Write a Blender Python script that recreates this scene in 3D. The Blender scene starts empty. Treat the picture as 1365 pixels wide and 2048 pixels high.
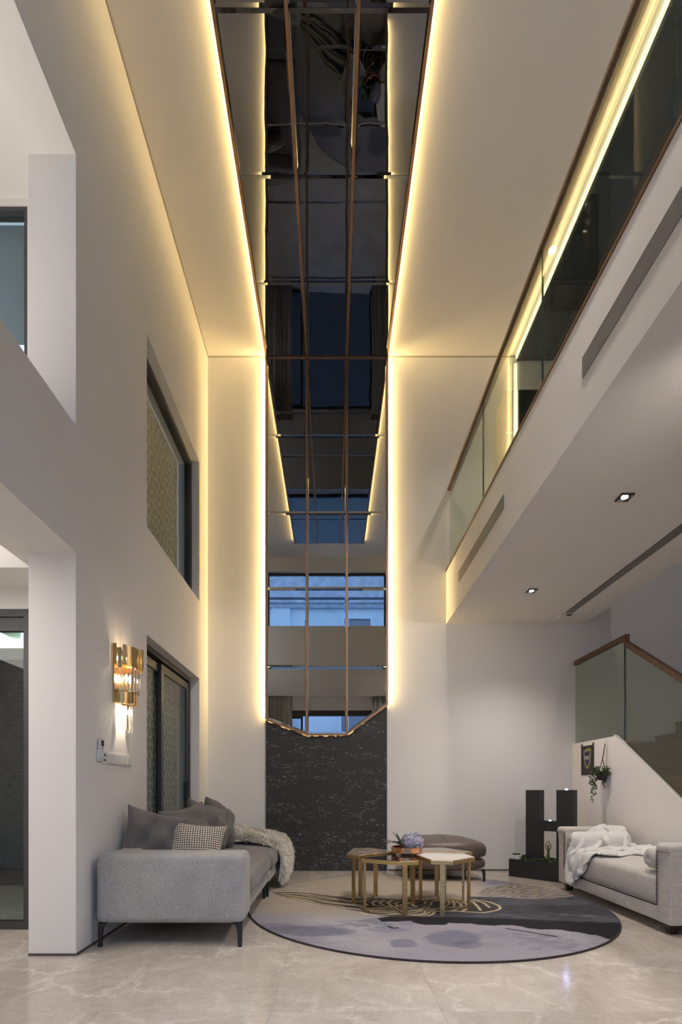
import bpy, bmesh, math, random
import numpy as np
from mathutils import Vector, Matrix
random.seed(7)
C = bpy.context.scene.collection
PI = math.pi
D = 6.587          # back wall
XL = -1.624        # left wall face
ZC = 6.704         # main ceiling

# ------------------------------------------------------------------ camera
cam = bpy.data.cameras.new('camera'); camo = bpy.data.objects.new('camera', cam); C.objects.link(camo)
camo.location = (0, 0, 1.05); camo.rotation_euler = (PI/2, 0, 0)
cam.sensor_fit = 'HORIZONTAL'; cam.sensor_width = 36.0; cam.lens = 36*1010/1365
cam.shift_x = 17.5/1365; cam.shift_y = 556/1365; cam.clip_start = 0.02
bpy.context.scene.camera = camo

# ------------------------------------------------------------------ world: dusk sky
w = bpy.data.worlds.new('dusk'); bpy.context.scene.world = w; w.use_nodes = True
bg = w.node_tree.nodes['Background']
bg.inputs[0].default_value = (0.31, 0.40, 0.62, 1); bg.inputs[1].default_value = 4.4
vs = bpy.context.scene.view_settings
vs.view_transform = 'Standard'; vs.look = 'None'; vs.gamma = 1; vs.use_curve_mapping = False; vs.exposure = 0.0
bpy.context.scene.display_settings.display_device = 'sRGB'

def lamp(name, kind, loc, energy, color, size=0.1, sizey=None, rot=(0,0,0), spot=None, blend=0.5):
    l = bpy.data.lights.new(name, kind); l.energy = energy; l.color = color
    if kind == 'AREA':
        l.size = size
        if sizey: l.shape = 'RECTANGLE'; l.size_y = sizey
    else: l.shadow_soft_size = size
    if kind == 'SPOT': l.spot_size = spot; l.spot_blend = blend
    o = bpy.data.objects.new(name, l); o.location = loc; o.rotation_euler = rot; C.objects.link(o); return o
WARM = (1.0, 0.80, 0.55); NEUT = (1.0, 0.91, 0.82); COOL = (0.86, 0.9, 1.0)
# downlights under the upper floor, in two rows out of which two are in view
for (x, y, e) in ((2.16, 3.727, 105), (2.165, 5.479, 100), (2.16, 1.97, 85)):
    lamp('downlight_beam', 'SPOT', (x, y, 3.19), e, NEUT, 0.04, spot=2.1, blend=1.0)
# added fill beams below the high ceiling, unseen above and behind the frame
for (x, y, e) in ((1.15, 1.7, 230), (1.15, 2.5, 190), (1.15, 3.3, 170)):
    lamp('ceiling_fill_beam', 'SPOT', (x, y, 6.6), e, NEUT, 0.12, rot=(0.12, -0.05, 0), spot=0.95, blend=0.7)
lamp('corridor_spot_beam', 'SPOT', (2.276, 5.22, 6.58), 60, NEUT, 0.03, spot=1.9, blend=0.6)
# added beams that brighten the back wall, unseen above and behind the frame
for (x, y, rz) in ((1.46, 2.1, 0.42), (1.46, 1.7, 0.25)):
    lamp('back_wall_fill_beam', 'SPOT', (x, y, 6.6), 210, (1.0, 0.88, 0.74), 0.14, rot=(0.72, 0, rz), spot=0.95, blend=1.0)
# added unseen beams under the gallery, lifting the lower back wall and sofa arm
for (p, q, e) in (((2.16, 1.97, 3.17), (0.4, 6.5, 2.0), 135), ((3.6, 2.0, 3.17), (1.5, 6.5, 1.6), 30), ((2.16, 1.2, 3.17), (-1.0, 3.4, 0.3), 90)):
    d_ = Vector(q)-Vector(p)
    lamp('room_fill_beam', 'SPOT', p, e, NEUT, 0.04, rot=tuple(d_.to_track_quat('-Z', 'Y').to_euler()), spot=1.15, blend=1.0)
# left rooms
lamp('tray_fill', 'AREA', (-3.0, 2.2, 2.5), 25, NEUT, 1.4, 1.4)
lamp('upper_room_lamp', 'AREA', (-3.0, 2.4, 3.3), 32, NEUT, 1.0, 1.0, rot=(PI, 0, 0))

# ------------------------------------------------------------------ materials
def new_mat(name):
    m = bpy.data.materials.new(name); m.use_nodes = True
    return m, m.node_tree.nodes, m.node_tree.links, m.node_tree.nodes['Principled BSDF']
def N(n, t, **kw):
    x = n.new(t)
    for k, v in kw.items():
        if k in ('operation', 'blend_type', 'data_type', 'feature', 'noise_dimensions', 'attribute_name', 'wave_type', 'bands_direction'): setattr(x, k, v)
        else: x.inputs[k.replace('_', ' ')].default_value = v
    return x
def coords(n, l, scale=(1, 1, 1), kind='Object'):
    tc = n.new('ShaderNodeTexCoord'); mp = n.new('ShaderNodeMapping'); mp.inputs['Scale'].default_value = scale
    l.new(tc.outputs[kind], mp.inputs['Vector']); return mp.outputs['Vector']
def ramp(n, stops):
    r = n.new('ShaderNodeValToRGB'); e = r.color_ramp.elements
    while len(e) < len(stops): e.new(0.5)
    for i, (p, c) in enumerate(stops): e[i].position = p; e[i].color = tuple(c)+(1,) if len(c) == 3 else c
    return r
def simple(name, col, rough=0.5, metal=0.0, noise=0.0, nscale=8, bump=0.0, bscale=60, var=None, spec=None, coat=0, sheen=0, sc=(1,1,1)):
    """plain procedural material: base colour with soft mottling + fine bump"""
    m, n, l, b = new_mat(name)
    b.inputs['Roughness'].default_value = rough; b.inputs['Metallic'].default_value = metal
    if spec is not None: b.inputs['Specular IOR Level'].default_value = spec
    if coat: b.inputs['Coat Weight'].default_value = coat
    if sheen: b.inputs['Sheen Weight'].default_value = sheen
    v = coords(n, l, sc)
    nt = N(n, 'ShaderNodeTexNoise', Scale=nscale, Detail=5.0); l.new(v, nt.inputs['Vector'])
    c2 = var or tuple(max(0, x*(1-noise)) for x in col)
    r = ramp(n, [(0.3, c2), (0.7, col)]); l.new(nt.outputs['Fac'], r.inputs['Fac']); l.new(r.outputs['Color'], b.inputs['Base Color'])
    if bump:
        nb = N(n, 'ShaderNodeTexNoise', Scale=bscale, Detail=4.0); l.new(v, nb.inputs['Vector'])
        bp = n.new('ShaderNodeBump'); bp.inputs['Strength'].default_value = bump; bp.inputs['Distance'].default_value = 0.01
        l.new(nb.outputs['Fac'], bp.inputs['Height']); l.new(bp.outputs['Normal'], b.inputs['Normal'])
    return m
def emis(name, col, s):
    m, n, l, b = new_mat(name)
    b.inputs['Base Color'].default_value = (0.8, 0.8, 0.8, 1)
    b.inputs['Emission Color'].default_value = tuple(col)+(1,); b.inputs['Emission Strength'].default_value = s; return m
def glassy(name, tint, gl=0.12, rough=0.0, dirt=0.0):
    """thin sheet glass: tinted see-through with a fresnel reflection"""
    m, n, l, b = new_mat(name); n.remove(b); out = n['Material Output']
    tr = n.new('ShaderNodeBsdfTransparent'); tr.inputs[0].default_value = tuple(tint)+(1,)
    gs = n.new('ShaderNodeBsdfGlossy'); gs.inputs['Roughness'].default_value = rough; gs.inputs[0].default_value = (1, 1, 1, 1)
    ly = n.new('ShaderNodeLayerWeight'); ly.inputs['Blend'].default_value = 0.5
    pw = N(n, 'ShaderNodeMath', operation='POWER'); l.new(ly.outputs['Facing'], pw.inputs[0]); pw.inputs[1].default_value = 4.5
    lw = N(n, 'ShaderNodeMath', operation='MULTIPLY_ADD'); l.new(pw.outputs[0], lw.inputs[0]); lw.inputs[1].default_value = 0.5; lw.inputs[2].default_value = 0.03
    mx = n.new('ShaderNodeMixShader'); l.new(lw.outputs[0], mx.inputs[0]); l.new(tr.outputs[0], mx.inputs[1]); l.new(gs.outputs[0], mx.inputs[2])
    if dirt:
        df = n.new('ShaderNodeBsdfDiffuse'); df.inputs[0].default_value = (0.45, 0.5, 0.42, 1)
        m2 = n.new('ShaderNodeMixShader'); m2.inputs[0].default_value = dirt
        l.new(mx.outputs[0], m2.inputs[1]); l.new(df.outputs[0], m2.inputs[2]); l.new(m2.outputs[0], out.inputs[0])
    else: l.new(mx.outputs[0], out.inputs[0])
    return m
def fabric(name, c1, c2, scale=500, bump=0.35, sheen=0.2, mottle=6, sc=(1,1,1)):
    m, n, l, b = new_mat(name); b.inputs['Roughness'].default_value = 0.92; b.inputs['Sheen Weight'].default_value = sheen
    b.inputs['Specular IOR Level'].default_value = 0.2
    v = coords(n, l, sc)
    nt = N(n, 'ShaderNodeTexNoise', Scale=scale*0.5, Detail=3.0, Roughness=0.75); l.new(v, nt.inputs['Vector'])
    n2 = N(n, 'ShaderNodeTexNoise', Scale=mottle, Detail=3.0); l.new(v, n2.inputs['Vector'])
    ad = N(n, 'ShaderNodeMath', operation='MULTIPLY_ADD'); ad.inputs[1].default_value = 0.25
    l.new(n2.outputs['Fac'], ad.inputs[0]); l.new(nt.outputs['Fac'], ad.inputs[2])
    r = ramp(n, [(0.47, c1), (0.78, c2)]); l.new(ad.outputs[0], r.inputs['Fac']); l.new(r.outputs['Color'], b.inputs['Base Color'])
    bp = n.new('ShaderNodeBump'); bp.inputs['Strength'].default_value = bump; bp.inputs['Distance'].default_value = 0.003
    l.new(nt.outputs['Fac'], bp.inputs['Height']); l.new(bp.outputs['Normal'], b.inputs['Normal'])
    return m

M = {}
M['plaster'] = simple('white_plaster', (0.80, 0.775, 0.75), 0.75, noise=0.03, nscale=1.2, bump=0.05, bscale=90, spec=0.25)
M['ceiling'] = simple('ceiling_paint', (0.80, 0.775, 0.75), 0.8, noise=0.02, nscale=1.2, spec=0.2)
M['groove'] = simple('shadow_gap_metal', (0.10, 0.09, 0.08), 0.6, noise=0.2)
M['brass_trim'] = simple('copper_brown_trim', (0.40, 0.235, 0.14), 0.4, 0.8, noise=0.2, nscale=20)
M['gold'] = simple('brushed_gold', (0.74, 0.54, 0.27), 0.40, 1.0, noise=0.25, nscale=6, sc=(1, 1, 12), bump=0.04, bscale=40)
M['gold_polished'] = simple('polished_gold', (0.66, 0.47, 0.22), 0.26, 1.0, noise=0.15)
M['copper'] = simple('polished_copper', (0.85, 0.45, 0.26), 0.16, 1.0, noise=0.1)
M['black_metal'] = simple('black_metal', (0.02, 0.02, 0.022), 0.35, noise=0.2)
M['frame_dark'] = simple('anodised_window_frame', (0.05, 0.05, 0.055), 0.4, noise=0.15)
M['pane'] = glassy('window_glass', (0.85, 0.9, 0.9))
M['rail_glass'] = glassy('green_railing_glass', (0.84, 0.885, 0.83), dirt=0.018)
M['glass_edge'] = simple('glass_edge_dark', (0.03, 0.045, 0.035), 0.1, noise=0.2)
M['led'] = emis('warm_led', (1.0, 0.71, 0.27), 23)
M['led_wall'] = emis('warm_led_wall', (1.0, 0.71, 0.28), 64)
M['led_green'] = emis('pale_green_led', (0.72, 0.9, 0.35), 2.5)
M['led2'] = emis('warm_led_corridor', (1.0, 0.80, 0.42), 3)
M['led_low'] = emis('warm_led_faint', (1.0, 0.62, 0.2), 6)
M['bulb'] = emis('lamp_bulb', (1.0, 0.85, 0.6), 60)
M['down_led'] = emis('downlight_led', (1.0, 0.97, 0.92), 25)
M['spot_led'] = emis('spot_led', (1.0, 0.98, 0.95), 60)
M['blue_led'] = emis('blue_fountain_led', (0.55, 0.65, 1.0), 12)
M['tray_glow'] = emis('glowing_tray_ceiling', (1.0, 0.95, 0.90), 1.5)  # glow put on the tray ceiling itself, standing in for hidden cove lights

def mirror_mat(name, col, wav, scale):
    m, n, l, b = new_mat(name)
    b.inputs['Base Color'].default_value = col+(1,); b.inputs['Metallic'].default_value = 1; b.inputs['Roughness'].default_value = 0.008
    v = coords(n, l); nt = N(n, 'ShaderNodeTexNoise', Scale=scale, Detail=1.5); l.new(v, nt.inputs['Vector'])
    bp = n.new('ShaderNodeBump'); bp.inputs['Strength'].default_value = wav; bp.inputs['Distance'].default_value = 0.02
    l.new(nt.outputs['Fac'], bp.inputs['Height']); l.new(bp.outputs['Normal'], b.inputs['Normal']); return m
M['mirror'] = mirror_mat('smoked_mirror', (0.44, 0.45, 0.46), 0.005, 2.0)
M['mirror_ceiling'] = mirror_mat('smoked_mirror_wavy', (0.17, 0.175, 0.185), 0.05, 2.4)

def marble_floor():
    m, n, l, b = new_mat('beige_marble'); b.inputs['Roughness'].default_value = 0.13
    tc = n.new('ShaderNodeTexCoord'); oi = n.new('ShaderNodeObjectInfo')
    sc = N(n, 'ShaderNodeVectorMath', operation='SCALE'); sc.inputs['Scale'].default_value = 37.0
    cb = n.new('ShaderNodeCombineXYZ'); l.new(oi.outputs['Random'], cb.inputs[0]); l.new(oi.outputs['Random'], cb.inputs[1]); l.new(cb.outputs[0], sc.inputs[0])
    add = N(n, 'ShaderNodeVectorMath', operation='ADD'); l.new(tc.outputs['Object'], add.inputs[0]); l.new(sc.outputs[0], add.inputs[1])
    n1 = N(n, 'ShaderNodeTexNoise', Scale=1.6, Detail=7.0, Roughness=0.65, Distortion=0.8); l.new(add.outputs[0], n1.inputs['Vector'])
    base = ramp(n, [(0.30, (0.44, 0.385, 0.33)), (0.55, (0.54, 0.485, 0.43)), (0.75, (0.63, 0.58, 0.525))]); l.new(n1.outputs['Fac'], base.inputs['Fac'])
    # veins: distorted voronoi cell borders
    n2 = N(n, 'ShaderNodeTexNoise', Scale=3.0, Detail=6.0, Roughness=0.7); l.new(add.outputs[0], n2.inputs['Vector'])
    mx = n.new('ShaderNodeMix'); mx.data_type = 'VECTOR'; mx.inputs['Factor'].default_value = 0.28
    l.new(add.outputs[0], mx.inputs[4]); l.new(n2.outputs['Color'], mx.inputs[5])
    vo = N(n, 'ShaderNodeTexVoronoi', feature='DISTANCE_TO_EDGE', Scale=3.4); l.new(mx.outputs[1], vo.inputs['Vector'])
    vr = ramp(n, [(0.0, (1, 1, 1)), (0.02, (0.35, 0.35, 0.35)), (0.08, (0, 0, 0))]); l.new(vo.outputs['Distance'], vr.inputs['Fac'])
    n3 = N(n, 'ShaderNodeTexNoise', Scale=2.2, Detail=3.0); l.new(add.outputs[0], n3.inputs['Vector'])
    gate = ramp(n, [(0.32, (0, 0, 0)), (0.62, (1, 1, 1))]); l.new(n3.outputs['Fac'], gate.inputs['Fac'])
    mu = N(n, 'ShaderNodeMath', operation='MULTIPLY'); l.new(vr.outputs['Color'], mu.inputs[0]); l.new(gate.outputs['Color'], mu.inputs[1])
    fm = N(n, 'ShaderNodeMath', operation='MULTIPLY'); fm.inputs[1].default_value = 0.75; l.new(mu.outputs[0], fm.inputs[0])
    cm = n.new('ShaderNodeMix'); cm.data_type = 'RGBA'; cm.inputs[7].default_value = (0.76, 0.72, 0.67, 1)
    l.new(fm.outputs[0], cm.inputs['Factor']); l.new(base.outputs['Color'], cm.inputs[6])
    # fine grain
    n4 = N(n, 'ShaderNodeTexNoise', Scale=14.0, Detail=8.0, Roughness=0.8, Distortion=1.5); l.new(add.outputs[0], n4.inputs['Vector'])
    g4 = ramp(n, [(0.35, (0.86, 0.86, 0.86)), (0.65, (1.05, 1.05, 1.05))]); l.new(n4.outputs['Fac'], g4.inputs['Fac'])
    m2 = n.new('ShaderNodeMix'); m2.data_type = 'RGBA'; m2.blend_type = 'MULTIPLY'; m2.inputs['Factor'].default_value = 1.0
    l.new(cm.outputs[2], m2.inputs[6]); l.new(g4.outputs['Color'], m2.inputs[7]); l.new(m2.outputs[2], b.inputs['Base Color'])
    return m
M['marble'] = marble_floor()

def dark_stone():
    m, n, l, b = new_mat('dark_flecked_stone'); b.inputs['Roughness'].default_value = 0.55
    v = coords(n, l)
    n1 = N(n, 'ShaderNodeTexNoise', Scale=150.0, Detail=5.0, Roughness=0.8); l.new(v, n1.inputs['Vector'])
    n2 = N(n, 'ShaderNodeTexNoise', Scale=1.7, Detail=9.0, Roughness=0.72, Distortion=0.3)
    v2 = coords(n, l, (1, 1, 2.6)); l.new(v2, n2.inputs['Vector'])
    n3 = N(n, 'ShaderNodeTexNoise', Scale=26.0, Detail=5.0, Roughness=0.7); l.new(v2, n3.inputs['Vector'])
    base = ramp(n, [(0.35, (0.010, 0.0095, 0.0095)), (0.60, (0.042, 0.04, 0.04)), (0.75, (0.12, 0.115, 0.112))]); l.new(n1.outputs['Fac'], base.inputs['Fac'])
    g2 = ramp(n, [(0.485, (0, 0, 0)), (0.503, (1, 1, 1)), (0.513, (1, 1, 1)), (0.535, (0, 0, 0))]); l.new(n2.outputs['Fac'], g2.inputs['Fac'])
    g3 = ramp(n, [(0.53, (0, 0, 0)), (0.58, (1, 1, 1))]); l.new(n3.outputs['Fac'], g3.inputs['Fac'])
    mu = N(n, 'ShaderNodeMath', operation='MULTIPLY'); l.new(g2.outputs['Color'], mu.inputs[0]); l.new(g3.outputs['Color'], mu.inputs[1])
    cm = n.new('ShaderNodeMix'); cm.data_type = 'RGBA'; cm.inputs[7].default_value = (0.22, 0.215, 0.21, 1)
    l.new(mu.outputs[0], cm.inputs['Factor']); l.new(base.outputs['Color'], cm.inputs[6]); l.new(cm.outputs[2], b.inputs['Base Color'])
    bp = n.new('ShaderNodeBump'); bp.inputs['Strength'].default_value = 0.5; bp.inputs['Distance'].default_value = 0.004
    l.new(n1.outputs['Fac'], bp.inputs['Height']); l.new(bp.outputs['Normal'], b.inputs['Normal']); return m
M['stone'] = dark_stone()
def wood(name, c1, c2, sc, rough=0.45):
    m, n, l, b = new_mat(name); b.inputs['Roughness'].default_value = rough
    v = coords(n, l, sc)
    n1 = N(n, 'ShaderNodeTexNoise', Scale=6.0, Detail=6.0, Roughness=0.65, Distortion=0.5); l.new(v, n1.inputs['Vector'])
    r = ramp(n, [(0.3, c1), (0.7, c2)]); l.new(n1.outputs['Fac'], r.inputs['Fac'])
    oi = n.new('ShaderNodeObjectInfo'); hv = n.new('ShaderNodeHueSaturation')
    mr = n.new('ShaderNodeMapRange'); mr.inputs['To Min'].default_value = 0.8; mr.inputs['To Max'].default_value = 1.15
    l.new(oi.outputs['Random'], mr.inputs['Value']); l.new(mr.outputs[0], hv.inputs['Value']); l.new(r.outputs['Color'], hv.inputs['Color'])
    l.new(hv.outputs[0], b.inputs['Base Color']); return m
M['wood_rail'] = wood('walnut_rail', (0.07, 0.032, 0.015), (0.14, 0.068, 0.033), (2, 2, 12))
M['wood_step'] = wood('oak_step', (0.13, 0.068, 0.035), (0.25, 0.14, 0.075), (1, 12, 12))
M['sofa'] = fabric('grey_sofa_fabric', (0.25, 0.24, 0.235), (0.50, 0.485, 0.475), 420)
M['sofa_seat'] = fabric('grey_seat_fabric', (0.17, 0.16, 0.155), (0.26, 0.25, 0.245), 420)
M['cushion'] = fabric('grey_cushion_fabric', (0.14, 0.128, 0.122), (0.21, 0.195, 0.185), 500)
M['linen'] = fabric('cream_linen', (0.46, 0.43, 0.40), (0.76, 0.725, 0.68), 170, sc=(1, 3, 6), bump=0.5)
M['blanket'] = fabric('white_fleece', (0.70, 0.68, 0.66), (0.84, 0.82, 0.80), 260, sheen=0.5)
M['fur'] = simple('cream_fur', (0.90, 0.86, 0.76), 0.8, noise=0.12, nscale=30, sheen=0.4)
M['leather'] = simple('brown_leather', (0.115, 0.085, 0.072), 0.38, noise=0.15, nscale=12, bump=0.12, bscale=220)
M['curtain'] = simple('grey_white_curtain', (0.55, 0.54, 0.50), 0.9, noise=0.15, nscale=10)
M['granite'] = simple('black_granite', (0.022, 0.022, 0.023), 0.5, noise=0.5, nscale=220, bump=0.6, bscale=240, var=(0.006, 0.006, 0.006))
M['granite_smooth'] = simple('black_granite_smooth', (0.05, 0.05, 0.052), 0.3, noise=0.5, nscale=60)
M['slate'] = simple('slate_cladding', (0.085, 0.095, 0.11), 0.6, noise=0.5, nscale=14, bump=0.6, bscale=40, var=(0.035, 0.04, 0.052))
M['blue_tile'] = simple('dark_blue_tile', (0.05, 0.075, 0.12), 0.35, noise=0.3, nscale=8)
M['white_plastic'] = simple('white_plastic', (0.72, 0.71, 0.69), 0.35, noise=0.03)
M['grey_vent'] = simple('grey_vent_slats', (0.30, 0.29, 0.285), 0.5, noise=0.05)
M['vent_dark'] = simple('vent_dark', (0.035, 0.035, 0.035), 0.7, noise=0.2)
M['black_glass'] = simple('black_glass', (0.012, 0.012, 0.013), 0.03, noise=0.2, spec=0.8)
M['white_marble'] = simple('white_marble_top', (0.72, 0.69, 0.66), 0.2, noise=0.12, nscale=5)
M['brown_marble'] = simple('brown_marble_top', (0.30, 0.255, 0.215), 0.22, noise=0.35, nscale=9)
M['leaf'] = simple('green_leaf', (0.075, 0.13, 0.035), 0.45, noise=0.5, nscale=20)
M['leaf_dark'] = simple('dark_green_leaf', (0.035, 0.075, 0.028), 0.4, noise=0.4, nscale=20)
M['petal'] = simple('lilac_petal', (0.56, 0.54, 0.70), 0.7, noise=0.5, nscale=45)
M['petal_core'] = simple('petal_gap_shade', (0.10, 0.11, 0.14), 0.8, noise=0.3)  # dark core colour stands in for the shade between petals
M['leather_strap'] = simple('brown_leather_strap', (0.12, 0.035, 0.018), 0.5, noise=0.3)
M['pot_black'] = simple('black_pot', (0.02, 0.02, 0.02), 0.5, noise=0.3)
M['cloth_dark'] = simple('dark_brown_cloth', (0.06, 0.045, 0.05), 0.9, noise=0.4, nscale=50)
M['crest_gold'] = simple('olive_gold_print', (0.30, 0.31, 0.10), 0.7, noise=0.2, nscale=50)
M['crest_blue'] = simple('navy_print', (0.035, 0.035, 0.14), 0.7, noise=0.3, nscale=50)
M['crest_white'] = simple('white_print', (0.65, 0.65, 0.70), 0.7, noise=0.05)
M['bronze'] = simple('green_bronze', (0.17, 0.19, 0.06), 0.4, 0.6, noise=0.4, nscale=30)
M['nail'] = simple('dark_bronze_nail', (0.06, 0.035, 0.025), 0.35, 1.0, noise=0.2)
M['dark_wood_foot'] = simple('dark_wood_foot', (0.025, 0.018, 0.015), 0.4, noise=0.3)
M['beige_cabinet'] = simple('taupe_cabinet', (0.42, 0.38, 0.32), 0.5, noise=0.05)
M['blind'] = simple('blue_grey_blind', (0.24, 0.30, 0.38), 0.6, noise=0.08, nscale=3)
M['facade'] = simple('dusk_blue_render', (0.66, 0.86, 1.0), 0.9, noise=0.06, nscale=2, bump=0.1)  # dusk blue of the sky is put into the wall colour
M['facade_stain'] = simple('weathered_cornice', (0.50, 0.64, 0.80), 0.9, noise=0.35, nscale=4)
M['lattice'] = simple('pale_olive_lattice', (0.38, 0.38, 0.29), 0.7, noise=0.1)
M['lattice_back'] = simple('olive_screen_backing', (0.12, 0.12, 0.085), 0.7, noise=0.1)
M['courtyard'] = simple('pale_green_soffit', (0.62, 0.72, 0.38), 0.7, noise=0.15, nscale=3)
M['paving'] = simple('dark_paving', (0.10, 0.10, 0.10), 0.7, noise=0.3)
M['moss'] = simple('moss_bed', (0.05, 0.07, 0.025), 0.9, noise=0.5, nscale=40, bump=0.6, bscale=60)
M['bevel_band'] = M['mirror']
M['shield_glass'] = glassy('crystal_glass', (0.95, 0.93, 0.88))
def crystal():
    m, n, l, b = new_mat('crystal'); b.inputs['Transmission Weight'].default_value = 1.0; b.inputs['Roughness'].default_value = 0.02
    b.inputs['Base Color'].default_value = (1, 0.97, 0.92, 1); b.inputs['IOR'].default_value = 1.5; return m
M['crystal'] = crystal()
def weave():
    m, n, l, b = new_mat('cream_brown_weave'); b.inputs['Roughness'].default_value = 0.95
    tc = n.new('ShaderNodeTexCoord')
    ck = n.new('ShaderNodeTexChecker'); ck.inputs['Scale'].default_value = 36; ck.inputs[1].default_value = (0.80, 0.74, 0.63, 1); ck.inputs[2].default_value = (0.09, 0.065, 0.05, 1)
    mp = n.new('ShaderNodeMapping'); mp.inputs['Rotation'].default_value = (0, 0, 0.7)
    nz = N(n, 'ShaderNodeTexNoise', Scale=40.0); l.new(tc.outputs['UV'], nz.inputs['Vector'])
    mx = n.new('ShaderNodeMix'); mx.data_type = 'VECTOR'; mx.inputs['Factor'].default_value = 0.012
    l.new(tc.outputs['UV'], mp.inputs['Vector']); l.new(mp.outputs[0], mx.inputs[4]); l.new(nz.outputs['Color'], mx.inputs[5]); l.new(mx.outputs[1], ck.inputs['Vector'])
    l.new(ck.outputs['Color'], b.inputs['Base Color'])
    bp = n.new('ShaderNodeBump'); bp.inputs['Strength'].default_value = 0.6; bp.inputs['Distance'].default_value = 0.004; l.new(ck.outputs['Fac'], bp.inputs['Height']); l.new(bp.outputs['Normal'], b.inputs['Normal'])
    return m
M['weave'] = weave()
def rug_mat():
    m, n, l, b = new_mat('rug_pile'); b.inputs['Roughness'].default_value = 0.97; b.inputs['Specular IOR Level'].default_value = 0.1
    at = n.new('ShaderNodeAttribute'); at.attribute_name = 'pattern'
    v = coords(n, l); nt = N(n, 'ShaderNodeTexNoise', Scale=180.0, Detail=4.0); l.new(v, nt.inputs['Vector'])
    r = ramp(n, [(0.3, (0.82, 0.82, 0.82)), (0.7, (1.12, 1.12, 1.12))]); l.new(nt.outputs['Fac'], r.inputs['Fac'])
    mx = n.new('ShaderNodeMix'); mx.data_type = 'RGBA'; mx.blend_type = 'MULTIPLY'; mx.inputs['Factor'].default_value = 1
    l.new(at.outputs['Color'], mx.inputs[6]); l.new(r.outputs['Color'], mx.inputs[7]); l.new(mx.outputs[2], b.inputs['Base Color'])
    bp = n.new('ShaderNodeBump'); bp.inputs['Strength'].default_value = 0.5; bp.inputs['Distance'].default_value = 0.005; l.new(nt.outputs['Fac'], bp.inputs['Height']); l.new(bp.outputs['Normal'], b.inputs['Normal'])
    return m
M['rug'] = rug_mat()

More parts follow.
